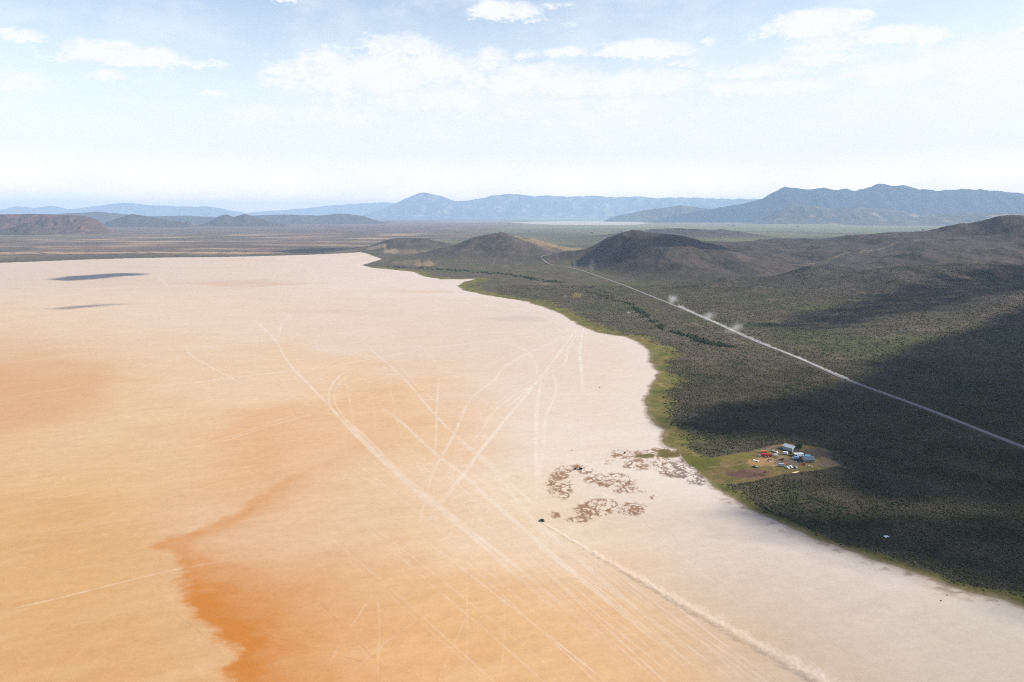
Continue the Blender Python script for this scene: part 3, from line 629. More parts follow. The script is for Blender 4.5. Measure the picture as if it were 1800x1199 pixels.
mountain('mountains', [(180, 392), (195, 388), (230, 376), (260, 380), (300, 388), (340, 391)], 14500, 1300, 208, (104, 84, 74), (84, 74, 66), 'low rounded brown hill between the mesa and the buttes', .3, nx=160)
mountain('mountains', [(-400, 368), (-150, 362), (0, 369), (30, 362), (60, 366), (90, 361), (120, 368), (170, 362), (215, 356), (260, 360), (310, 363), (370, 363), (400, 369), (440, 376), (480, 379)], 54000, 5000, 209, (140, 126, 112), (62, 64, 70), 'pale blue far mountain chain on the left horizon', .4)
mountain('mountains', [(400, 378), (470, 371), (540, 366), (570, 362), (600, 360), (640, 357), (690, 356), (740, 362), (900, 372)], 60000, 6000, 211, (110, 104, 96), (90, 88, 84), 'faintest haze covered ridge behind the pointed peak', .4)
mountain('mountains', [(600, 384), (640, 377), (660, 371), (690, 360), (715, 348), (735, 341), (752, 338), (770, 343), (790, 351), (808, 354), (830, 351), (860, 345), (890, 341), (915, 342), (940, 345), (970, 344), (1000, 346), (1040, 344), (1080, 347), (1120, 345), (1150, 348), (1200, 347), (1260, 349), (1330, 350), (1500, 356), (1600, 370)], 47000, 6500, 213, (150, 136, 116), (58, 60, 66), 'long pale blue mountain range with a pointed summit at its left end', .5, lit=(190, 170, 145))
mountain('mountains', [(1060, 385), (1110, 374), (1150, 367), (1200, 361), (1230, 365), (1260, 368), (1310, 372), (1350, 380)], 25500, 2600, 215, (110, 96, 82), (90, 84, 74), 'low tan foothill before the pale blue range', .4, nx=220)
mountain('mountains', [(1130, 388), (1200, 376), (1260, 366), (1310, 357), (1340, 349), (1355, 341), (1372, 331), (1380, 328), (1400, 331), (1425, 333), (1450, 330), (1470, 334), (1490, 333), (1505, 335), (1520, 331), (1535, 325), (1545, 323), (1560, 325), (1590, 327), (1615, 332), (1650, 335), (1690, 332), (1730, 334), (1770, 337), (1800, 340), (1900, 346), (2050, 340), (2250, 352)], 23000, 4200, 217, (50, 55, 72), (40, 46, 60), 'massive dark blue mountain on the right with craggy twin summits', .42, fr=1.3)  # dark blue base colours stand in for cloud shade and haze
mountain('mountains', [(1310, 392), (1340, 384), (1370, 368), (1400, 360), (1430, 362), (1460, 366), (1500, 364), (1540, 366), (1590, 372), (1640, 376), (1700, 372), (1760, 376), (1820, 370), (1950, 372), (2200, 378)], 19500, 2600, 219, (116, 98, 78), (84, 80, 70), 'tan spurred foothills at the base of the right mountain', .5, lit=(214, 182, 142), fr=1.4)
mountain('mountains', [(1480, 394), (1560, 388), (1650, 380), (1720, 374), (1800, 372), (1950, 368), (2200, 374)], 16500, 2300, 221, (124, 110, 90), (104, 98, 82), 'long low tan slope at the right edge of the valley', .35, lit=(200, 172, 140), nx=300)
del wob

# ------------------------------------------------------------------ valley air
def build_haze():
    m = bpy.data.materials.new('valley_air'); m.use_nodes = True; nt = m.node_tree; N = nt.nodes
    N.remove(N['Principled BSDF']); pv = N.new('ShaderNodeVolumePrincipled')
    pv.inputs['Color'].default_value = HAZE_COL; pv.inputs['Density'].default_value = HAZE_D; pv.inputs['Anisotropy'].default_value = 0.0
    nt.links.new(pv.outputs[0], N['Material Output'].inputs['Volume']); m.cycles.homogeneous_volume = True
    b = bmesh.new(); bmesh.ops.create_cube(b, size=1)
    x0, x1, y0, y1, z0, z1 = -90000, 90000, -70500, 75000, -8, 1420
    for v in b.verts: v.co = (x0 if v.co.x < 0 else x1, y0 if v.co.y < 0 else y1, z0 if v.co.z < 0 else z1)
    me = bpy.data.meshes.new('haze'); b.to_mesh(me); b.free(); me.materials.append(m)
    o = bpy.data.objects.new('haze', me); COL.objects.link(o)
    tag(o, 'pale bluish haze filling the valley air', 'haze', kind='stuff')
HAZE_D = 2.7e-5; HAZE_COL = (0.54, 0.745, 1.0, 1)
build_haze()

# ------------------------------------------------------------------ gravel road on a low bank
M_ROAD = surf_mat('gravel', tuple(A(168, 160, 152)), 0.95, 0.12, ((0.5, 1.0), (0.05, 1.0)), 0.03, 2.0, spec=0.05)
M_BANK = surf_mat('road_bank', tuple(A(112, 102, 88)), 0.95, 0.2, ((0.4, 1.0), (0.06, 1.0)), 0.1, 1.0, spec=0.05)
def build_road():
    P = spline(ROAD, 10); n = len(P)
    T = np.gradient(P, axis=0); T /= np.linalg.norm(T, axis=1)[:, None]; Nn = np.stack([T[:, 1], -T[:, 0]], 1)
    zz = height(P[:, 0], P[:, 1]); k = np.ones(9) / 9; zz = np.convolve(np.pad(zz, 4, 'edge'), k, 'valid') + 0.7
    prof = [(-10, -2.6), (-5.6, -.5), (-3.5, 0), (-1.3, .12), (1.3, .12), (3.5, 0), (5.6, -.5), (10, -2.6)]
    V_ = np.concatenate([np.concatenate([P + Nn * o, (zz + h)[:, None]], 1)[:, None, :] for o, h in prof], 1).reshape(-1, 3)
    m_ = len(prof); a = (np.arange(n - 1)[:, None] * m_ + np.arange(m_ - 1)[None, :])
    q = np.stack([a, a + 1, a + m_ + 1, a + m_], 2).reshape(-1, 4)
    mi = np.tile(np.array([1, 1, 0, 0, 0, 1, 1]), n - 1)
    tag(np_mesh('road', V_, q, mats=[M_ROAD, M_BANK], midx=mi), 'long straight gravel road running past the farm towards the hills', 'road', kind='structure')
    return P, zz
RP, RZ = build_road()

# ------------------------------------------------------------------ scrub: low bushes scattered over the flat
def grid_lookup(x, y):
    r = np.clip(np.searchsorted(ds, y), 0, NR - 1); c = np.clip(np.round((x / y - T0) / (T1 - T0) * (NT - 1)).astype(int), 0, NT - 1)
    return r * NT + c
def bushes(name, x, y, r, h, col, mat, label, zofs=0.0):
    n = len(x); K = 6; ang = np.arange(K) * 2 * math.pi / K
    a0_ = RNG.uniform(0, 6.28, n)[:, None] + ang[None, :]
    z0 = height(x, y) - .15 + zofs
    def ring(f, zf):
        rr = r[:, None] * f * RNG.uniform(.68, 1.3, (n, K)); zz_ = z0[:, None] + h[:, None] * zf * RNG.uniform(.75, 1.25, (n, K))
        return np.stack([x[:, None] + np.cos(a0_) * rr, y[:, None] + np.sin(a0_) * rr, zz_], 2)
    R0 = ring(.85, 0.0); R1 = ring(1.0, .5); R2 = ring(.5, .95); top = np.stack([x, y, z0 + h * 1.02], 1)[:, None, :]
    V_ = np.concatenate([R0, R1, R2, top], 1).reshape(-1, 3); nv = 3 * K + 1
    j = np.arange(K); jn = (j + 1) % K
    q = np.concatenate([np.stack([j, jn, K + jn, K + j], 1), np.stack([K + j, K + jn, 2 * K + jn, 2 * K + j], 1)])
    tr_ = np.stack([2 * K + j, 2 * K + jn, jn * 0 + 3 * K], 1)
    qt = np.concatenate([q[:, [0, 1, 2]], q[:, [0, 2, 3]], tr_])
    Q_ = (np.arange(n)[:, None, None] * nv + qt[None]).reshape(-1, 3)
    return tag(np_mesh(name, V_, Q_, mat, col=np.repeat(col, nv, 0), smooth=False), label, 'scrub', kind='stuff')
M_BUSH = surf_mat('scrub_leaves', None, 0.9, 0.3, ((1.6, 1.0),), 0.12, 3.0, spec=0.05)
def scatter(y0, y1, dens, r0, r1, seed):
    g_ = np.random.default_rng(seed)
    n = int((y1 * y1 - y0 * y0) / 2 * .86 * dens)
    y = np.sqrt(g_.uniform(y0 * y0, y1 * y1, n)); x = g_.uniform(-.02, .84, n) * y
    gidx = grid_lookup(x, y)
    e = -SD[gidx]; cs_ = sdist(x, y, CLEAR); rd = np.abs(x - road_x(y))
    cl_ = fbm(x / 22, y / 22, 3, seed); big_ = fbm(x / 120, y / 120, 3, seed + 1)
    bw_ = np.interp(y, [400, 700, 1000, 1600, 3000], [12, 18, 32, 46, 48]) * (1 + .75 * fbm(x / 70, y / 70, 3, 151))
    pr = sstep(.45, 1.3, e / bw_) * (.6 + .8 * cl_ + .5 * big_)
    pr = np.where(e < 2, 0, pr); pr = np.where((cs_ > -1.5), 0, pr); pr = np.where(rd < 11, 0, pr)
    k = g_.uniform(0, 1, n) < pr
    x, y, e = x[k], y[k], e[k]; n = len(x)
    r = g_.uniform(r0, r1, n) ** 1.0; h = r * g_.uniform(.7, 1.1, n)
    f = g_.uniform(0, 1, n); t_ = fbm(x / 60, y / 60, 4, 143) + .3 * g_.normal(size=n)
    c = rgbmix(np.tile(A(88, 86, 56), (n, 1)), np.tile(A(118, 109, 78), (n, 1)), sstep(-.35, .5, t_))
    c = rgbmix(c, A(112, 106, 82)[None, :], .6 * sstep(1000, 1700, y))
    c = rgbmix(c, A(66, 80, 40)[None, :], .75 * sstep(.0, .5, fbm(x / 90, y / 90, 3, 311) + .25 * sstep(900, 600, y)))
    c *= (g_.uniform(.55, 1.55, n) * (1 - .16 * sstep(1250, 900, y)))[:, None]  # southern bushes darkened in colour as well, deepening the cloud shade
    return x, y, r, h, c
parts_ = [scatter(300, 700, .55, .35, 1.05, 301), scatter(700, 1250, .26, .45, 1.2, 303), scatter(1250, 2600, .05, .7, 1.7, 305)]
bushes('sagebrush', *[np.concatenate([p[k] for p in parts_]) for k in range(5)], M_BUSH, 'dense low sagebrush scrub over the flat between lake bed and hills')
def along(pts, n, sp, r0, r1, seed):
    g_ = np.random.default_rng(seed); P = spline(W(pts), 4); i = g_.integers(0, len(P), n)
    x = P[i, 0] + g_.normal(0, sp, n); y = P[i, 1] + g_.normal(0, sp * 1.6, n)
    k = fbm(x / 60, y / 60, 3, seed) > -.15; x, y = x[k], y[k]; n = len(x)
    r = g_.uniform(r0, r1, n); return x, y, r, r * g_.uniform(.7, 1.2, n), A(62, 74, 44)[None, :] * g_.uniform(.5, 1.1, n)[:, None]
cr = [along([(926, 488), (945, 493), (965, 495), (990, 497)], 120, 7, 2.5, 5, 401), along([(1108, 534), (1130, 552), (1150, 566), (1175, 581), (1210, 590), (1235, 600), (1262, 605), (1295, 612)], 420, 6, 1.4, 3.6, 403),
      along([(690, 469), (760, 473), (850, 479), (900, 484), (930, 489)], 260, 12, 2.5, 5, 405), along([(985, 500), (1040, 515), (1075, 525), (1110, 536)], 120, 9, 1.5, 3, 407), along([(1235, 601), (1270, 607)], 120, 7, 1.6, 3.4, 409),
      along([(1030, 505), (1060, 512), (1070, 525)], 60, 9, 2, 3.5, 411)]
bushes('creek_shrubs', *[np.concatenate([p[k] for p in cr]) for k in range(5)], M_BUSH, 'dark green shrubs strung along the dry creek line across the scrub')

# ------------------------------------------------------------------ broken cumulus overhead (above and beside the framed view); their shadows lie on the plain
M_CLOUD = surf_mat('cloud_white', (0.85, 0.85, 0.86), 1.0, 0.02, ((0.004, 1.0),), spec=0.0)
def cloud(poly, hgt, thick, seed, label, soft=90, holes=None):
    poly = np.array(poly, float); off = np.array([SUN_DIR.x, SUN_DIR.y]) / SUN_DIR.z * hgt
    b0 = poly.min(0) - 1.5 * soft; b1 = poly.max(0) + 1.5 * soft
    st = max(14.0, float((b1 - b0).max()) / 130) if holes is None else max(4.5, float((b1 - b0).max()) / 220)
    xs = np.arange(b0[0], b1[0], st); ys = np.arange(b0[1], b1[1], st); nx, ny = len(xs), len(ys)
    X, Y = np.meshgrid(xs, ys); X = X.ravel(); Y = Y.ravel()
    s = sdist(X, Y, poly) + soft * (.9 * fbm(X / (soft * 2.2), Y / (soft * 2.2), 5, seed))
    if holes is not None: s = np.minimum(s, 30 * (fbm(X / 15, Y / 15, 3, seed + 7) + holes - .55 * (1 - sstep(0, soft * 1.5, s))))
    t = np.clip(s / (soft * 2.5), 0, 1) ** .5
    up = thick * t * (1 + .5 * fbm(X / (soft * 1.5), Y / (soft * 1.5), 4, seed + 3)); dn = -.18 * thick * t
    keep = s > 0; a = (np.arange(ny - 1)[:, None] * nx + np.arange(nx - 1)[None, :]).ravel()
    q = np.stack([a, a + 1, a + nx + 1, a + nx], 1); q = q[keep[q].any(1)]
    n = nx * ny; q = np.concatenate([q, q[:, ::-1] + n])
    V_ = np.concatenate([np.stack([X + off[0], Y + off[1], hgt + up], 1), np.stack([X + off[0], Y + off[1], hgt + dn - .5], 1)])
    us_ = np.unique(q); rm = np.full(2 * n, -1); rm[us_] = np.arange(len(us_))
    tag(np_mesh('cloud', V_[us_], rm[q], M_CLOUD), label, 'cloud')
CH = 2200.0
cloud(W([(1195, 748), (1230, 730), (1275, 712), (1340, 702), (1420, 697), (1475, 684), (1520, 657), (1560, 632), (1620, 608), (1700, 590), (1760, 566), (1830, 535), (1950, 505), (2250, 560), (2300, 800), (1980, 870), (1830, 880), (1700, 884), (1600, 882),
         (1535, 866), (1500, 840), (1486, 805), (1450, 776), (1385, 766), (1320, 762), (1260, 758)]), CH, 46, 501, 'largest white cumulus cloud, high over the foothills on the right', 30)
cloud(W([(1290, 570), (1400, 548), (1500, 530), (1640, 508), (1800, 482), (2000, 474), (2050, 525), (1800, 538), (1700, 556), (1560, 582), (1420, 588)]), CH, 24, 505, 'broad torn cumulus cloud behind the largest cloud', 60, -.1)
cloud([(330, 3250), (700, 3050), (1000, 3200), (1000, 3600), (800, 3950), (460, 3950)], CH + 100, 24, 507, 'ragged cumulus cloud over the second hill', 80, .1)
cloud(W([(80, 492), (115, 486), (165, 483), (215, 480), (262, 480.6), (258, 483.5), (205, 486), (175, 490), (125, 493.5)]), CH, 26, 513, 'small thin cumulus cloud over the far lake bed', 40, .5)
cloud(W([(75, 543), (115, 540), (150, 536), (205, 533), (214, 535.5), (160, 540), (115, 544.5)]), CH, 20, 515, 'smallest wisp of cloud over the lake bed', 30, .25)
cloud(W([(470, 443), (520, 438), (600, 436), (640, 439), (600, 443), (540, 446)]), CH + 200, 30, 517, 'flat cumulus cloud above the lake edge', 70)

cloud(W([(1255, 880), (1330, 872), (1450, 884), (1560, 890), (1700, 892), (1850, 900), (2000, 1000), (2050, 1120), (1850, 1085), (1700, 1042), (1560, 1000), (1440, 975), (1330, 950)]), CH - 300, 12, 519, 'thin ragged veil of cloud torn full of holes, nearest the lake edge', 25, .12)

# ------------------------------------------------------------------ farm things
_mats = {}
def mat(name, rgb, rough=.6, metal=0.0, var=.12, sc=2.0):
    if name not in _mats: _mats[name] = surf_mat(name, tuple(lin(rgb)), rough, var, ((sc, 1.0),), metal=metal, spec=.4)
    return _mats[name]
WHITE = mat('white_paint', (225, 225, 222)); CREAM = mat('cream_paint', (205, 195, 170)); SILVER = mat('grey_metal', (170, 176, 182), .45, .3); GALV = mat('pale_roof_metal', (178, 180, 178), .6, .1)
RED = mat('red_paint', (176, 48, 36)); ORANGE = mat('orange_paint', (206, 110, 48)); TEAL = mat('teal_paint', (62, 140, 146)); SLATE = mat('slate_blue_roof', (72, 84, 98), .8)
RUST = mat('rust', (118, 72, 48), .9); DARK = mat('black_paint', (20, 20, 22), .4); TYRE = mat('tyre_rubber', (24, 24, 24), .9); GLASS = mat('dark_glass', (28, 34, 40), .15)
WALLG = mat('grey_green_wall', (150, 158, 148), .8); WALLD = mat('weathered_wall', (120, 112, 100), .9); WOOD = mat('bleached_wood', (206, 192, 166), .9); BLUE = mat('pale_blue_paint', (130, 154, 180)); GREY = mat('dull_grey_paint', (128, 130, 128)); BROWN = mat('brown_paint', (110, 84, 66)); CHROME = mat('lamp_lens', (220, 214, 190), .2)
BARK = mat('bark', (72, 58, 46), .95); LEAF = surf_mat('tree_leaves', None, .85, .2, ((1.2, 1.0),), spec=.1)
def root(name, x, y, rot, label, cat, group=None):
    o = bpy.data.objects.new(name, None); COL.objects.link(o); o.location = (x, y, float(height(np.array([x]), np.array([y]))[0])); o.rotation_euler = (0, 0, rot)
    o.empty_display_size = 1; return tag(o, label, cat, group)
class MB:
    def __init__(s): s.b = bmesh.new()
    def box(s, c, d, bev=0.0, rot=None, taper=None):
        g_ = bmesh.ops.create_cube(s.b, size=1); vs = g_['verts']
        for v in vs:
            p = Vector((v.co.x * d[0], v.co.y * d[1], v.co.z * d[2]))
            if taper and v.co.z > 0: p.x *= taper[0]; p.y *= taper[1]
            if rot: p = Matrix.Rotation(rot, 3, 'Z') @ p
            v.co = p + Vector(c)
        if bev: bmesh.ops.bevel(s.b, geom=list({e for v in vs for e in v.link_edges}), offset=bev, segments=2, affect='EDGES', profile=.5)
        return s
    def prism(s, prof, y0, y1):
        """profile in x,z pulled along y"""
        a = [s.b.verts.new((x, y0, z)) for x, z in prof]; b = [s.b.verts.new((x, y1, z)) for x, z in prof]
        s.b.faces.new(a); s.b.faces.new(b[::-1])
        for i in range(len(prof)): s.b.faces.new((a[i], b[i], b[(i + 1) % len(prof)], a[(i + 1) % len(prof)]))
        bmesh.ops.recalc_face_normals(s.b, faces=s.b.faces); return s
    def cyl(s, c, r, l, axis='Y', seg=14, r2=None):
        g_ = bmesh.ops.create_cone(s.b, cap_ends=True, segments=seg, radius1=r, radius2=r if r2 is None else r2, depth=l)
        R = {'Y': Matrix.Rotation(math.pi / 2, 3, 'X'), 'X': Matrix.Rotation(math.pi / 2, 3, 'Y'), 'Z': Matrix.Identity(3)}[axis]
        for v in g_['verts']: v.co = R @ v.co + Vector(c)
        return s
    def build(s, name, m, parent):
        me = bpy.data.meshes.new(name); s.b.to_mesh(me); s.b.free(); me.materials.append(m)
        o = bpy.data.objects.new(name, me); COL.objects.link(o)
        if parent: o.parent = parent
        return o
def wheels(r, xs, half, rad_=.36, w=.24):
    for xx in xs:
        for sy in (-1, 1):
            t = MB().cyl((xx, sy * half, rad_), rad_, w).build('wheel', TYRE, r); MB().cyl((xx, sy * (half + .02), rad_), rad_ * .55, w).build('rim', GREY, t)
def car(x, y, rot, label, body, kind='car', group='vehicles parked round the farm', name=None, L=4.6):
    r = root(name or {'car': 'car', 'pickup': 'pickup_truck', 'suv': 'car', 'van': 'van'}[kind], x, y, rot, label, {'car': 'car', 'pickup': 'pickup', 'suv': 'car', 'van': 'van'}[kind], group)
    h = L / 2
    if kind == 'van':
        MB().prism([(-h, .35), (h, .35), (h, 1.0), (h - .6, 1.15), (h - 1.3, 2.05), (-h, 2.1)], -.95, .95).build('body', body, r)
        MB().prism([(h - .58, 1.2), (h - 1.22, 1.98), (h - 1.3, 1.98), (h - .68, 1.2)], -.8, .8).build('windscreen', GLASS, r)
        for s in (-1, 1): MB().box((h - 1.75, s * .955, 1.55), (.9, .02, .6)).build('side_window', GLASS, r)
    elif kind == 'pickup':
        MB().prism([(-h, .45), (h, .45), (h, 1.0), (h - 1.3, 1.1), (-.2, 1.1), (-h, 1.1)], -.92, .92).build('body', body, r)
        MB().prism([(h - 1.3, 1.1), (h - 1.9, 1.75), (h - 3.1, 1.78), (h - 3.4, 1.1)], -.84, .84).build('cab', body, r)
        MB().prism([(h - 1.3, 1.18), (h - 1.82, 1.7), (h - 3.15, 1.7), (h - 3.42, 1.18)], -.86, .86).build('cab_window', GLASS, r)
        MB().box((-h + .9, 0, 1.12), (1.5, 1.5, .06)).build('load_bed', DARK, r)
    else:
        hh = 1.85 if kind == 'suv' else 1.48
        MB().prism([(-h, .35), (h, .35), (h, .8), (h - 1.1, .98), (-h + .25, 1.02), (-h, .9)], -.9, .9).build('body', body, r)
        b_ = -h + (.08 if kind == 'suv' else .75)
        MB().prism([(h - 1.15, .97), (h - 1.95, hh), (b_ + .35, hh), (b_, 1.0)], -.8, .8).build('cabin', body, r)
        MB().prism([(h - 1.22, 1.05), (h - 1.95, hh - .1), (b_ + .38, hh - .1), (b_ + .06, 1.05)], -.815, .815).build('side_window', GLASS, r)
    wheels(r, (-h + .85, h - .9), .82)
    for s in (-1, 1): MB().box((h, s * .65, .72), (.06, .3, .16)).build('headlight', CHROME, r)
    return r
def gable(x, y, rot, L, Wd, hw, hr, wall, roof, label, name, cat, door=None, over=.35, extra=None):
    """ridge along local x"""
    r = root(name, x, y, rot, label, cat)
    h = L / 2; w = Wd / 2
    b = MB(); a = [b.b.verts.new(p) for p in [(-h, -w, 0), (-h, w, 0), (-h, w, hw), (-h, 0, hr - .05), (-h, -w, hw)]]; c = [b.b.verts.new((h, v.co.y, v.co.z)) for v in a]
    b.b.faces.new(a); b.b.faces.new(c[::-1])
    for i in range(5): b.b.faces.new((a[i], c[i], c[(i + 1) % 5], a[(i + 1) % 5]))
    bmesh.ops.recalc_face_normals(b.b, faces=b.b.faces); b.build('wall', wall, r)
    k = (hr - hw) / w; o = over
    rf = MB(); hx = h + o; yo = w + o; zo = hw - k * o
    rf.b.free(); rf.b = bmesh.new()
    pr = [(-yo, zo + .02), (0, hr + .04), (yo, zo + .02), (yo, zo + .2), (0, hr + .26), (-yo, zo + .2)]
    a = [rf.b.verts.new((-hx, p, q)) for p, q in pr]; c = [rf.b.verts.new((hx, p, q)) for p, q in pr]
    rf.b.faces.new(a); rf.b.faces.new(c[::-1])
    for i in range(6): rf.b.faces.new((a[i], c[i], c[(i + 1) % 6], a[(i + 1) % 6]))
    bmesh.ops.recalc_face_normals(rf.b, faces=rf.b.faces); ro = rf.build('roof', roof, r)
    MB().box((0, 0, hr + .27), (2 * hx, .5, .08)).build('ridge_cap', SILVER, ro)
    if door == 'big':
        MB().box((h + .03, 0, hw * .45), (.06, Wd * .45, hw * .9)).build('door', WALLD, r)
    elif door:
        MB().box((h * .2, -w - .03, 1.0), (.95, .06, 2.0)).build('door', BROWN, r)
        for xx in (-.65, .65): 
            f = MB().box((h * xx, -w - .02, 1.5), (1.2, .05, 1.0)).build('window', WHITE, r); MB().box((h * xx, -w - .05, 1.5), (1.0, .02, .8)).build('pane', GLASS, f)
    return r
def FP(X, Y): return at(1300 + X / 12, 770 + Y / 12)
# buildings
gable(*FP(1058, 243), math.atan2(-.81, .59), 12, 9.4, 3.6, 5.3, WALLG, GALV, 'large metal shed with pale grey gable roof at the back of the farm', 'metal_shed', 'shed', 'big')
gable(*FP(1232, 378), rad(4), 9.4, 5.6, 2.6, 3.1, WALLD, GALV, 'low dark walled building with a nearly flat white roof beside the tree', 'flat_roof_building', 'building', True)
gable(*FP(1440, 488), rad(-8), 10.5, 9.5, 2.9, 5.3, WALLD, SLATE, 'farmhouse with big slate blue roof at the right side of the farm', 'farmhouse', 'house', True)
gable(*FP(1432, 418), rad(-10), 4.6, 3.4, 2.6, 3.5, WALLD, TEAL, 'small outbuilding with a bright teal roof behind the farmhouse', 'outbuilding', 'outbuilding', True)
gable(*FP(1285, 418), rad(-35), 5.6, 4.2, 2.4, 3.2, WALLG, SILVER, 'small building with silver grey roof left of the teal roof', 'small_building', 'building', True)
# red bus
def bus(x, y, rot, L=12.6):
    r = root('bus', x, y, rot, 'long red bus with a white nose parked at the left of the yard', 'bus', 'vehicles parked round the farm'); h = L / 2
    b = MB(); pr = [(-1.25, .5), (1.25, .5), (1.25, 2.3), (1.05, 2.8), (.6, 3.02), (-.6, 3.02), (-1.05, 2.8), (-1.25, 2.3)]
    a = [b.b.verts.new((-h, p, q)) for p, q in pr]; c = [b.b.verts.new((h - 1.6, p, q)) for p, q in pr]; b.b.faces.new(a); b.b.faces.new(c[::-1])
    for i in range(8): b.b.faces.new((a[i], c[i], c[(i + 1) % 8], a[(i + 1) % 8]))
    bmesh.ops.recalc_face_normals(b.b, faces=b.b.faces); b.build('body', RED, r)
    MB().box((h - .75, 0, 1.15), (1.7, 2.2, 1.2), .18).build('bonnet', WHITE, r)
    MB().box((h - 1.58, 0, 2.2), (.08, 2.0, .8)).build('windscreen', GLASS, r)
    for s in (-1, 1):
        for i in range(7): MB().box((-h + 1.2 + i * 1.35, s * 1.26, 1.95), (1.0, .03, .6)).build('window', GLASS, r)
    wheels(r, (-h + 2.4, h - 1.2), 1.08, .5, .3)
bus(*FP(545, 386), rad(180 - 8))
def dump_truck(x, y, rot):
    r = root('dump_truck', x, y, rot, 'orange dump truck standing behind the red bus', 'truck', 'vehicles parked round the farm')
    MB().box((0, 0, .8), (6.2, .9, .3)).build('chassis', DARK, r)
    MB().box((2.2, 0, 1.75), (1.6, 2.2, 1.7), .12).build('cab', ORANGE, r); MB().box((3.0, 0, 2.1), (.06, 1.8, .7)).build('windscreen', GLASS, r)
    MB().box((-1.0, 0, 1.75), (4.2, 2.4, 1.4), .06, taper=(1.05, 1.05)).build('load_bed', ORANGE, r)
    wheels(r, (-2.2, 2.0), 1.0, .5, .3)
dump_truck(*FP(520, 318), rad(-12))
car(*FP(748, 376), rad(170), 'white van beside the right end of the red bus', WHITE, 'van', L=5.2)
car(*FP(722, 288), rad(115), 'white pickup at the back of the yard, left of the metal shed', WHITE, 'pickup', L=5.2)
car(*FP(772, 312), rad(120), 'pale grey car parked just behind the white van', SILVER, 'car')
def caravan(x, y, rot, label, body, L=5.2, name='travel_trailer', hgt=2.5):
    r = root(name, x, y, rot, label, 'trailer', 'trailers round the farm'); h = L / 2
    MB().box((0, 0, .45 + hgt / 2), (L, 2.2, hgt), .25).build('body', body, r)
    MB().box((h + .5, 0, .5), (1.1, .12, .1)).build('drawbar', DARK, r)
    for s in (-1, 1):
        for xx in (-.28, .28): MB().box((L * xx, s * 1.11, .45 + hgt * .62), (.9, .03, .6)).build('window', GLASS, r)
    MB().box((.1, -1.11, .45 + hgt * .42), (.65, .04, hgt * .78)).build('door', GREY, r)
    wheels(r, (0,), .98, .35)
caravan(*FP(966, 345), rad(150), 'white caravan in front of the metal shed', WHITE, 4.6)
caravan(*FP(880, 598), rad(172), 'dull grey caravan near the front of the yard', SILVER, 5.8)
def flatbed(x, y, rot, label, deck, L=6.0, name='flatbed_trailer', load=None):
    r = root(name, x, y, rot, label, 'trailer', 'trailers round the farm'); h = L / 2
    MB().box((0, 0, .75), (L, 2.2, .16), .03).build('deck', deck, r); MB().box((h + .7, 0, .65), (1.5, .14, .12)).build('drawbar', DARK, r)
    MB().box((-h + .06, 0, 1.05), (.1, 2.2, .45)).build('end_board', deck, r)
    wheels(r, (-.5, .5), 1.0, .36)
    return r
flatbed(*FP(352, 490), rad(-41), 'white flatbed trailer on the pale earth left of the yard', WHITE)
def wreck(x, y, rot):
    r = root('wrecked_truck', x, y, rot, 'black stripped truck with a teal load bed at the near left of the yard', 'truck', 'vehicles parked round the farm')
    MB().prism([(.3, .4), (3.1, .4), (3.1, 1.0), (2.0, 1.15), (1.5, 1.8), (.3, 1.85)], -.95, .95).build('cab', DARK, r); MB().prism([(2.02, 1.2), (1.55, 1.72), (.5, 1.74), (.5, 1.2)], -.97, .97).build('side_window', GLASS, r)
    MB().box((-1.4, 0, .75), (3.2, 2.1, .35), .05).build('load_bed', TEAL, r); wheels(r, (-1.8, 2.2), .86, .42)
wreck(*FP(335, 622), rad(165))
def loader(x, y, rot, label, body, name='tractor'):
    r = root(name, x, y, rot, label, 'tractor', 'farm machines')
    MB().box((.6, 0, 1.15), (2.2, .9, .8), .12).build('bonnet', body, r)
    MB().box((-.8, 0, 1.9), (1.3, 1.4, 1.5), .1, taper=(.85, .9)).build('cab', body, r); MB().box((-.8, 0, 2.1), (1.26, 1.42, .7)).build('cab_window', GLASS, r)
    for s in (-1, 1):
        t = MB().cyl((-.9, s * .95, .8), .8, .45, seg=18).build('rear_wheel', TYRE, r); MB().cyl((-.9, s * 1.0, .8), .4, .42).build('rim', body, t)
        MB().cyl((1.3, s * .8, .5), .5, .32).build('front_wheel', TYRE, r)
        MB().box((1.7, s * .55, 1.0), (2.0, .12, .18)).build('loader_arm', body, r)
    MB().prism([(2.6, .2), (3.3, .15), (3.3, .3), (2.8, .45), (2.7, 1.0), (2.55, 1.0)], -1.05, 1.05).build('bucket', body, r)
    return r
loader(*FP(1342, 572), rad(175), 'orange tractor with front bucket before the farmhouse', ORANGE)
loader(*FP(900, 468), rad(150), 'rusty brown tractor in the middle of the yard', RUST)
def box_truck(x, y, rot):
    r = root('box_truck', x, y, rot, 'pale blue box truck among the buildings left of the farmhouse', 'truck', 'vehicles parked round the farm')
    MB().box((-.8, 0, 1.9), (4.4, 2.2, 2.3), .08).build('cargo_box', BLUE, r); MB().box((2.2, 0, 1.35), (1.5, 2.0, 1.6), .15).build('cab', WHITE, r)
    MB().box((2.94, 0, 1.75), (.06, 1.7, .6)).build('windscreen', GLASS, r); wheels(r, (-1.9, 2.1), .95, .45, .28)
box_truck(*FP(1180, 448), rad(160))
car(*FP(1008, 636), rad(-70), 'white pickup with dark windscreen at the front of the yard', WHITE, 'pickup', L=5.2)
car(*FP(1082, 622), rad(-60), 'white car directly right of the white pickup at the front of the yard', WHITE, 'suv')
car(*FP(1188, 636), rad(-75), 'dull grey car, rightmost of the row at the front of the yard', GREY, 'suv')
car(*FP(1240, 478), rad(-20), 'dark grey car half hidden among the buildings beside the farmhouse', DARK, 'car')
car(*FP(640, 470), rad(20), 'rusty brown old car among scrap in the yard', BROWN, 'car', L=4.2)
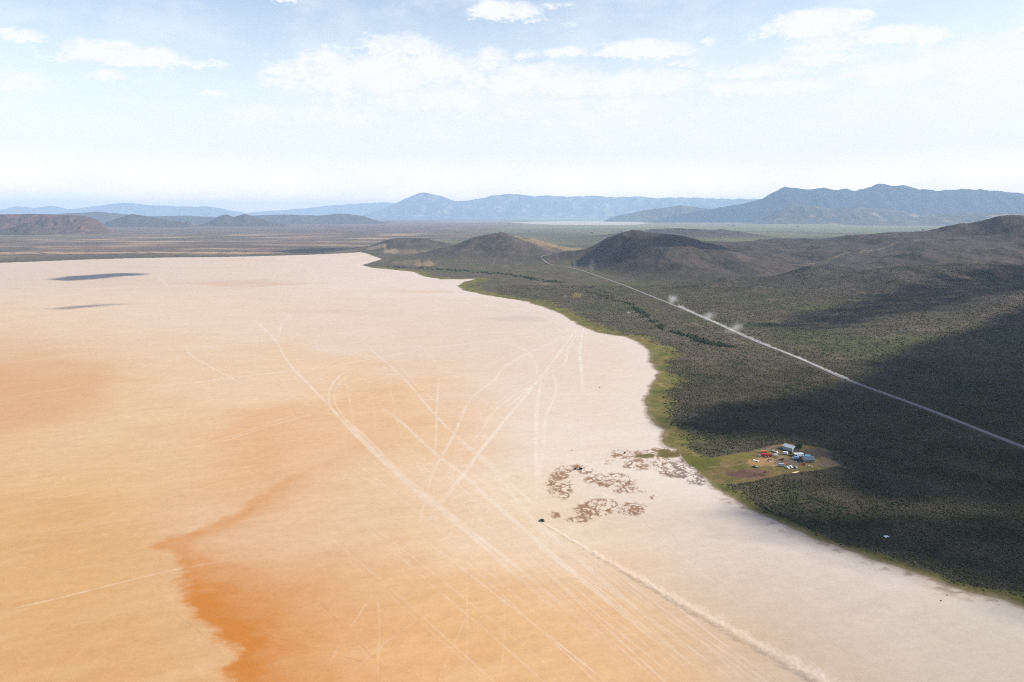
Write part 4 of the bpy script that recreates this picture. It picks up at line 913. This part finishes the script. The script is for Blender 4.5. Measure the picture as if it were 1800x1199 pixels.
# loose things
def tank(x, y, rot):
    r = root('fuel_tank', x, y, rot, 'small orange fuel tank on legs behind the grey caravan', 'tank')
    MB().cyl((0, 0, 1.35), .55, 2.0, 'X', 18).build('tank_body', ORANGE, r)
    for a in (-.7, .7):
        for b in (-.35, .35): MB().box((a, b, .45), (.1, .1, .9)).build('leg', DARK, r)
tank(*FP(957, 562), rad(-50))
def pole_stack(x, y, rot, label, L, n, name='pole_stack'):
    b = MB(); k = 0
    for i in range(n): b.cyl((random.uniform(-.3, .3), (i - n / 2) * .3, .15 + (.24 if i % 3 == 1 else 0)), .15, L * random.uniform(.85, 1), 'X', 8)
    o = b.build(name, WOOD, None); o.location = (x, y, 0); o.rotation_euler = (0, 0, rot); tag(o, label, 'poles')
pole_stack(*FP(1180, 728), math.atan2(4.8, 8), 'long pale stack of poles along the front edge of the clearing', 9, 5)
pole_stack(*FP(700, 577), rad(-8), 'short pale stack of planks lying on the trodden earth', 6, 4)
def heap(x, y, R, label, seed, mats_, n=16):
    r = root('scrap_heap', x, y, 0, label, 'scrap'); g_ = random.Random(seed)
    for m_ in mats_:
        b = MB()
        for i in range(n // len(mats_)):
            a = g_.uniform(0, 6.28); q = R * g_.random() ** .7; s = (g_.uniform(.3, 1.3), g_.uniform(.2, .9), g_.uniform(.15, .8)); b.box((q * math.cos(a), q * math.sin(a), s[2] / 2), s, rot=g_.uniform(0, 3))
        b.build('scrap_piece', m_, r)
heap(*FP(610, 490), 3.0, 'scattered pale scrap left of the rusty tractor', 1, (CREAM, WHITE, RUST), 18)
heap(*FP(1240, 500), 3.2, 'dark scrap heap against the left side of the farmhouse', 2, (DARK, GREY, BLUE), 18)
heap(*FP(560, 405), 3.0, 'scrap pieces strewn in front of the red bus', 3, (CREAM, RUST, DARK), 15)
heap(*FP(960, 712), 2.5, 'low grey scrap on the grass at the near edge of the yard', 4, (GREY, RUST), 12)
heap(*FP(1480, 600), 2.5, 'pale scrap lying right of the orange tractor', 5, (GREY, CREAM), 10)
def bale(x, y, label):
    o = MB().cyl((0, 0, .75), .75, 1.4, 'X', 20).build('hay_bale', BARK, None); o.location = (x, y, 0); o.rotation_euler = (0, 0, rad(30)); tag(o, label, 'hay bale')
bale(*FP(548, 725), 'dark round bale in the brown corral'); 
# the white stock tank out in the scrub
def stock_tank(u, v):
    r = root('stock_tank', *at(u, v), rad(8), 'white rectangular stock tank alone in the scrub right of the lake edge', 'tank')
    b = MB()
    for c, d in [((0, -1.2, .45), (3.4, .12, .9)), ((0, 1.2, .45), (3.4, .12, .9)), ((-1.64, 0, .45), (.12, 2.28, .9)), ((1.64, 0, .45), (.12, 2.28, .9))]: b.box(c, d)
    b.build('tank_wall', WHITE, r); MB().box((0, 0, .7), (3.16, 2.28, .3)).build('cover', WHITE, r)
stock_tank(1558, 944.5)

# ------------------------------------------------------------------ trees
def crown(name, R, hgt, n, seed, col, parent, leaf=.45, z0=1.5, clumps=14):
    g_ = np.random.default_rng(seed)
    cc_ = g_.normal(size=(clumps, 3)); cc_ /= np.linalg.norm(cc_, axis=1)[:, None]; cc_ *= g_.uniform(.25, .72, clumps)[:, None]
    k = g_.integers(0, clumps, n); rr = g_.uniform(.24, .46, clumps)[k]
    d = g_.normal(size=(n, 3)); d /= np.linalg.norm(d, axis=1)[:, None]
    p = cc_[k] + d * (rr * g_.uniform(.55, 1.0, n) ** .5)[:, None]
    p = p * np.array([R, R, hgt / 2]); p[:, 2] += z0 + hgt / 2
    a = g_.normal(size=(n, 3)); a /= np.linalg.norm(a, axis=1)[:, None]; b = np.cross(a, d); b /= np.linalg.norm(b, axis=1)[:, None] + 1e-9
    s = leaf * g_.uniform(.6, 1.3, n)[:, None]
    V_ = np.stack([p - a * s, p + b * s * .6, p + a * s, p - b * s * .6], 1).reshape(-1, 3)
    c = np.repeat(np.array(col)[None, :] * g_.uniform(.6, 1.35, n)[:, None] * g_.uniform(.8, 1.2, clumps)[k][:, None], 4, 0)
    return np_mesh(name, V_, np.arange(4 * n).reshape(n, 4), LEAF, parent, col=c, smooth=False)
def trunk(parent, h, r, seed, R):
    g_ = random.Random(seed); b = MB(); b.cyl((0, 0, h / 2), r, h, 'Z', 10, r * .5)
    for i in range(5):
        a = g_.uniform(0, 6.28); l = R * g_.uniform(.5, .8); q = bmesh.ops.create_cone(b.b, cap_ends=True, segments=6, radius1=r * .4, radius2=r * .12, depth=l)
        M_ = Matrix.Translation((0, 0, h * g_.uniform(.5, .9))) @ Matrix.Rotation(a, 4, 'Z') @ Matrix.Rotation(rad(50), 4, 'Y') @ Matrix.Translation((0, 0, l / 2))
        for v in q['verts']: v.co = M_ @ v.co
    b.build('trunk', BARK, parent)
def tree(x, y, R, h, seed, label, n=2600, col=(.035, .052, .022), leaf=.4, group=None):
    r = root('tree', x, y, 0, label, 'tree', group); trunk(r, h * .6, .05 * h, seed, R); crown('crown', R, h * .86, n, seed, col, r, leaf, h * .14)
tree(*FP(1238, 262), 4.6, 7.6, 11, 'round dark green tree standing between the metal shed and the white roof', 5200, (.03, .045, .02), .55)
tree(*FP(1075, 360), 1.5, 3.6, 12, 'narrow dark small tree in the middle of the yard beside the white caravan', 900)
for i, (u, v, R, h, lb) in enumerate([(1290, 398.5, 38, 36, 'largest dark tree clump far out on the pale valley floor'), (1281, 396.5, 22, 22, 'small tree clump just left of the largest one in the valley'), (1402, 399.5, 40, 18, 'low wide tree clump in the middle of the far valley'),
                                      (1622, 406, 26, 30, 'upright tree clump far out on the right of the valley'), (1650, 406.5, 60, 16, 'long low tree row in the right part of the valley'), (1092, 409, 20, 16, 'tiny tree clump behind the second hill'), (931, 407.5, 26, 16, 'dark tree clump on the plain behind the first hill'), (1040, 410, 22, 12, 'tiny low tree clump right of the first hill on the plain')]):
    x, y = at(u, v); tree(x, y, R, h, 40 + i, lb, 900, (.03, .042, .022), 3.0, 'tree clumps on the far valley floor')
# dark shrubs on the lake bed
def shrub(u, v, R, h, seed, label):
    x, y = at(u, v); r = root('shrub', x, y, 0, label, 'shrub', 'dark shrubs on the lake bed'); MB().cyl((0, 0, h * .2), .1, h * .4, 'Z', 6).build('stem', BARK, r); crown('foliage', R, h, 900, seed, (.02, .026, .012), r, .28, 0.0, 9)
shrub(1020.5, 825, 2.3, 2.2, 61, 'larger dark green shrub of the pair on the pale lake bed'); shrub(1011.5, 825, 1.7, 1.3, 62, 'smaller dark shrub left of the larger one on the lake bed'); shrub(1098, 797, 1.6, 1.1, 63, 'lone dark shrub on the brown crust near the grass edge')
def stone(u, v, s, label, seed):
    b = bmesh.new(); bmesh.ops.create_icosphere(b, subdivisions=2, radius=s)
    g_ = random.Random(seed)
    for v_ in b.verts: v_.co *= g_.uniform(.75, 1.2); v_.co.z = v_.co.z * .7 + s * .3
    me = bpy.data.meshes.new('boulder'); b.to_mesh(me); b.free(); me.materials.append(mat('dark_stone', (70, 60, 54), .95)); o = bpy.data.objects.new('boulder', me); COL.objects.link(o); o.location = (*at(u, v), 0); tag(o, label, 'boulder')
stone(1654, 1056.5, .55, 'dark boulder on the salt at the lower right, the nearer of two', 1); stone(1665, 1046.5, .4, 'smaller dark boulder on the salt just beyond the other', 2)
stone(1005, 792, .6, 'dark stone on the pale crust left of the lone shrub', 3); stone(1054, 682, .9, 'dark speck of stone on the salt flat near the shore', 4)

# ------------------------------------------------------------------ vehicles on the move and their dust
x0, y0 = at(953, 916); x1, y1 = at(985, 938.5)
car(x0, y0, math.atan2(y0 - y1, x0 - x1), 'black car racing over the lake bed ahead of its dust trail', DARK, 'suv', group='moving vehicles', L=4.9)
tx, ty = at(1489, 668); i_ = int(np.argmin((RP[:, 0] - tx) ** 2 + (RP[:, 1] - ty) ** 2)); dr = RP[i_ - 1] - RP[i_]
r = car(float(RP[i_, 0]), float(RP[i_, 1]), math.atan2(dr[1], dr[0]), 'white truck driving along the gravel road ahead of its dust', WHITE, 'van', group='moving vehicles', name='truck', L=6.5)
r['category'] = 'truck'; r.location.z = float(RZ[i_]) + .12; r.location.x += 0.0

def dust_mat(name, dens, scale, col, thr=(.42, .62), step=.08, fall=False, curve=None):
    """dust in the air: noise-torn density; curve = (q, w0, w1, h0, h1, length): falls off from a gently bent line along local x"""
    m = bpy.data.materials.new(name); m.use_nodes = True; nt = m.node_tree; N = nt.nodes; L = nt.links
    N.remove(N['Principled BSDF']); pv = N.new('ShaderNodeVolumePrincipled'); pv.inputs['Color'].default_value = (*col, 1)
    def mth(op, a, b=0.0, c=0.0, clamp=False):
        n = N.new('ShaderNodeMath'); n.operation = op; n.use_clamp = clamp
        for i, v in enumerate((a, b, c)):
            if hasattr(v, 'links'): L.new(v, n.inputs[i])
            else: n.inputs[i].default_value = v
        return n.outputs[0]
    tc = N.new('ShaderNodeTexCoord'); ge = N.new('ShaderNodeNewGeometry')
    def noi(sc, det):
        no = N.new('ShaderNodeTexNoise'); no.inputs['Scale'].default_value = sc; no.inputs['Detail'].default_value = det; no.inputs['Roughness'].default_value = .62
        L.new(ge.outputs['Position'], no.inputs['Vector']); return no.outputs['Fac']
    n1 = noi(scale, 3.0)
    if curve is None:
        ln = N.new('ShaderNodeVectorMath'); ln.operation = 'LENGTH'; L.new(tc.outputs['Object'], ln.inputs[0])
        f = mth('SUBTRACT', 1.0, ln.outputs['Value'])
        k = mth('ADD', mth('MULTIPLY', f, 1.5), mth('MULTIPLY_ADD', n1, 4.2, -2.5))
        f2 = mth('MAXIMUM', f, 0.0); src = mth('MULTIPLY', mth('MULTIPLY', mth('MAXIMUM', k, 0.0), mth('MULTIPLY', f2, f2)), dens)
    else:
        (qa, qb, qc), w0, w1, h0, h1, ln = curve
        sp = N.new('ShaderNodeSeparateXYZ'); L.new(tc.outputs['Object'], sp.inputs[0]); X, Y, Z = sp.outputs
        t = mth('MULTIPLY', X, 1 / ln, clamp=True); ts = mth('POWER', t, .8)
        cen = mth('MULTIPLY_ADD', mth('MULTIPLY_ADD', X, qa, qb), X, qc)
        w = mth('MULTIPLY_ADD', ts, w1 - w0, w0); h = mth('MULTIPLY_ADD', ts, h1 - h0, h0)
        n2 = noi(scale * .3, 1.0)
        a = mth('DIVIDE', mth('SUBTRACT', mth('SUBTRACT', Y, cen), mth('MULTIPLY', Z, .3)), w)
        b = mth('DIVIDE', Z, mth('MULTIPLY', h, mth('MULTIPLY_ADD', n2, 1.8, .1)))
        r2 = mth('ADD', mth('MULTIPLY', a, a), mth('MULTIPLY', b, b))
        k = mth('ADD', mth('SUBTRACT', 1.0, r2), mth('MULTIPLY_ADD', n1, 3.2, -2.0))
        src = mth('MULTIPLY', mth('MINIMUM', mth('MAXIMUM', mth('MULTIPLY', k, .8), 0.0), 1.0), mth('DIVIDE', dens, mth('MULTIPLY_ADD', ts, 1.6, .45)))
    L.new(src, pv.inputs['Density']); L.new(pv.outputs[0], N['Material Output'].inputs['Volume']); m.cycles.volume_step_rate = step
    return m
def dust_trail(P, z0, w0, w1, h0, h1, dens, scale, col, label, step, mname):
    """a closed envelope round a gently bent path; the dust inside thins out towards it"""
    A0 = P[0]; d = P[-1] - P[0]; ln = float(np.linalg.norm(d)); e1 = d / ln; e2 = np.array([-e1[1], e1[0]])
    lx = (P - A0) @ e1; ly = (P - A0) @ e2; qf = np.polyfit(lx, ly, 2)
    n = 60; X = np.linspace(-w0, ln + w1, n); t = np.clip(X / ln, 0, 1) ** .8; cen = np.polyval(qf, X); w = (w0 + (w1 - w0) * t) * 1.9; h = (h0 + (h1 - h0) * t) * 1.7
    K = 12; V_ = []
    for k in range(K):
        a = 2 * math.pi * k / K; zz = np.maximum(math.sin(a), -.02) * h
        V_.append(np.stack([X, cen + math.cos(a) * w + .3 * zz, zz + .05], 1))
    V_ = np.stack(V_, 1).reshape(-1, 3); a = np.arange(n - 1)[:, None] * K; k = np.arange(K)[None, :]; kn = (k + 1) % K
    q = np.stack([a + k, a + kn, a + K + kn, a + K + k], 2).reshape(-1, 4)
    m = dust_mat(mname, dens, scale, col, step=step, curve=(tuple(float(v) for v in qf), w0, w1, h0, h1, ln))
    o = np_mesh('dust_trail', V_, q, m)
    b = bmesh.new(); b.from_mesh(o.data); b.verts.ensure_lookup_table()
    b.faces.new([b.verts[i] for i in range(K)][::-1]); b.faces.new([b.verts[(n - 1) * K + i] for i in range(K)]); bmesh.ops.recalc_face_normals(b, faces=b.faces); b.to_mesh(o.data); b.free()
    o.location = (A0[0], A0[1], z0); o.rotation_euler = (0, 0, math.atan2(e1[1], e1[0])); return tag(o, label, 'dust')
DP = spline(W([(955, 916), (985, 939), (1030, 966), (1075, 992), (1130, 1024), (1180, 1052), (1230, 1077), (1290, 1112), (1340, 1142), (1400, 1174), (1440, 1200), (1462, 1216)]), 2.0)
dust_trail(DP, 0, 1.0, 6.2, 1.2, 7.0, .27, .34, (.97, .90, .82), 'pale dust trail curling behind the black car across the lake bed', .045, 'lake_dust')
j0 = i_ + 1; j1 = int(np.argmin((RP[:, 0] - at(1200, 543)[0]) ** 2 + (RP[:, 1] - at(1200, 543)[1]) ** 2)); sl = slice(min(j0, j1), max(j0, j1))
RPs = RP[sl]; RPs = RPs if np.linalg.norm(RPs[0] - RP[i_]) < np.linalg.norm(RPs[-1] - RP[i_]) else RPs[::-1]
dust_trail(RPs, .8, 3.0, 9.0, 3.0, 7.0, .085, .13, (.95, .92, .88), 'low pale dust trail drifting along the gravel road behind the truck', .04, 'road_dust')
D_PUFF = dust_mat('drifting_dust', .03, .075, (.95, .92, .9), step=.05); D_FAINT = dust_mat('thin_drifting_dust', .008, .035, (.95, .92, .9), step=.05)
def puff(u, v, w, h, d, lean, label, seed, dz=0):
    b = bmesh.new(); bmesh.ops.create_icosphere(b, subdivisions=4, radius=1)
    me = bpy.data.meshes.new('dust_plume'); b.to_mesh(me); b.free(); me.materials.append(D_FAINT if seed > 3 else D_PUFF)
    o = bpy.data.objects.new('dust_plume', me); COL.objects.link(o); x, y = at(u, v); o.location = (x, y, float(height(np.array([x]), np.array([y]))[0]) + h * .6 + dz); o.scale = (w, d, h); o.rotation_euler = (rad(0), rad(lean), 0)
    tag(o, label, 'dust', 'dust plumes drifting over the gravel road')
puff(1182, 536, 30, 27, 40, -18, 'thin dust plume drifting above the far stretch of gravel road', 1)
puff(1246, 564, 32, 19, 40, -30, 'small dust plume beside the middle of the gravel road', 2)
puff(1290, 587, 44, 17, 44, -35, 'dust plume leaning low off the gravel road nearest the truck', 3)
puff(1040, 482, 24, 60, 40, 0, 'faint tall dust plume before the second hill', 4)
puff(1010, 474, 18, 40, 40, 0, 'faintest dust plume where the road bends round the hill', 5)
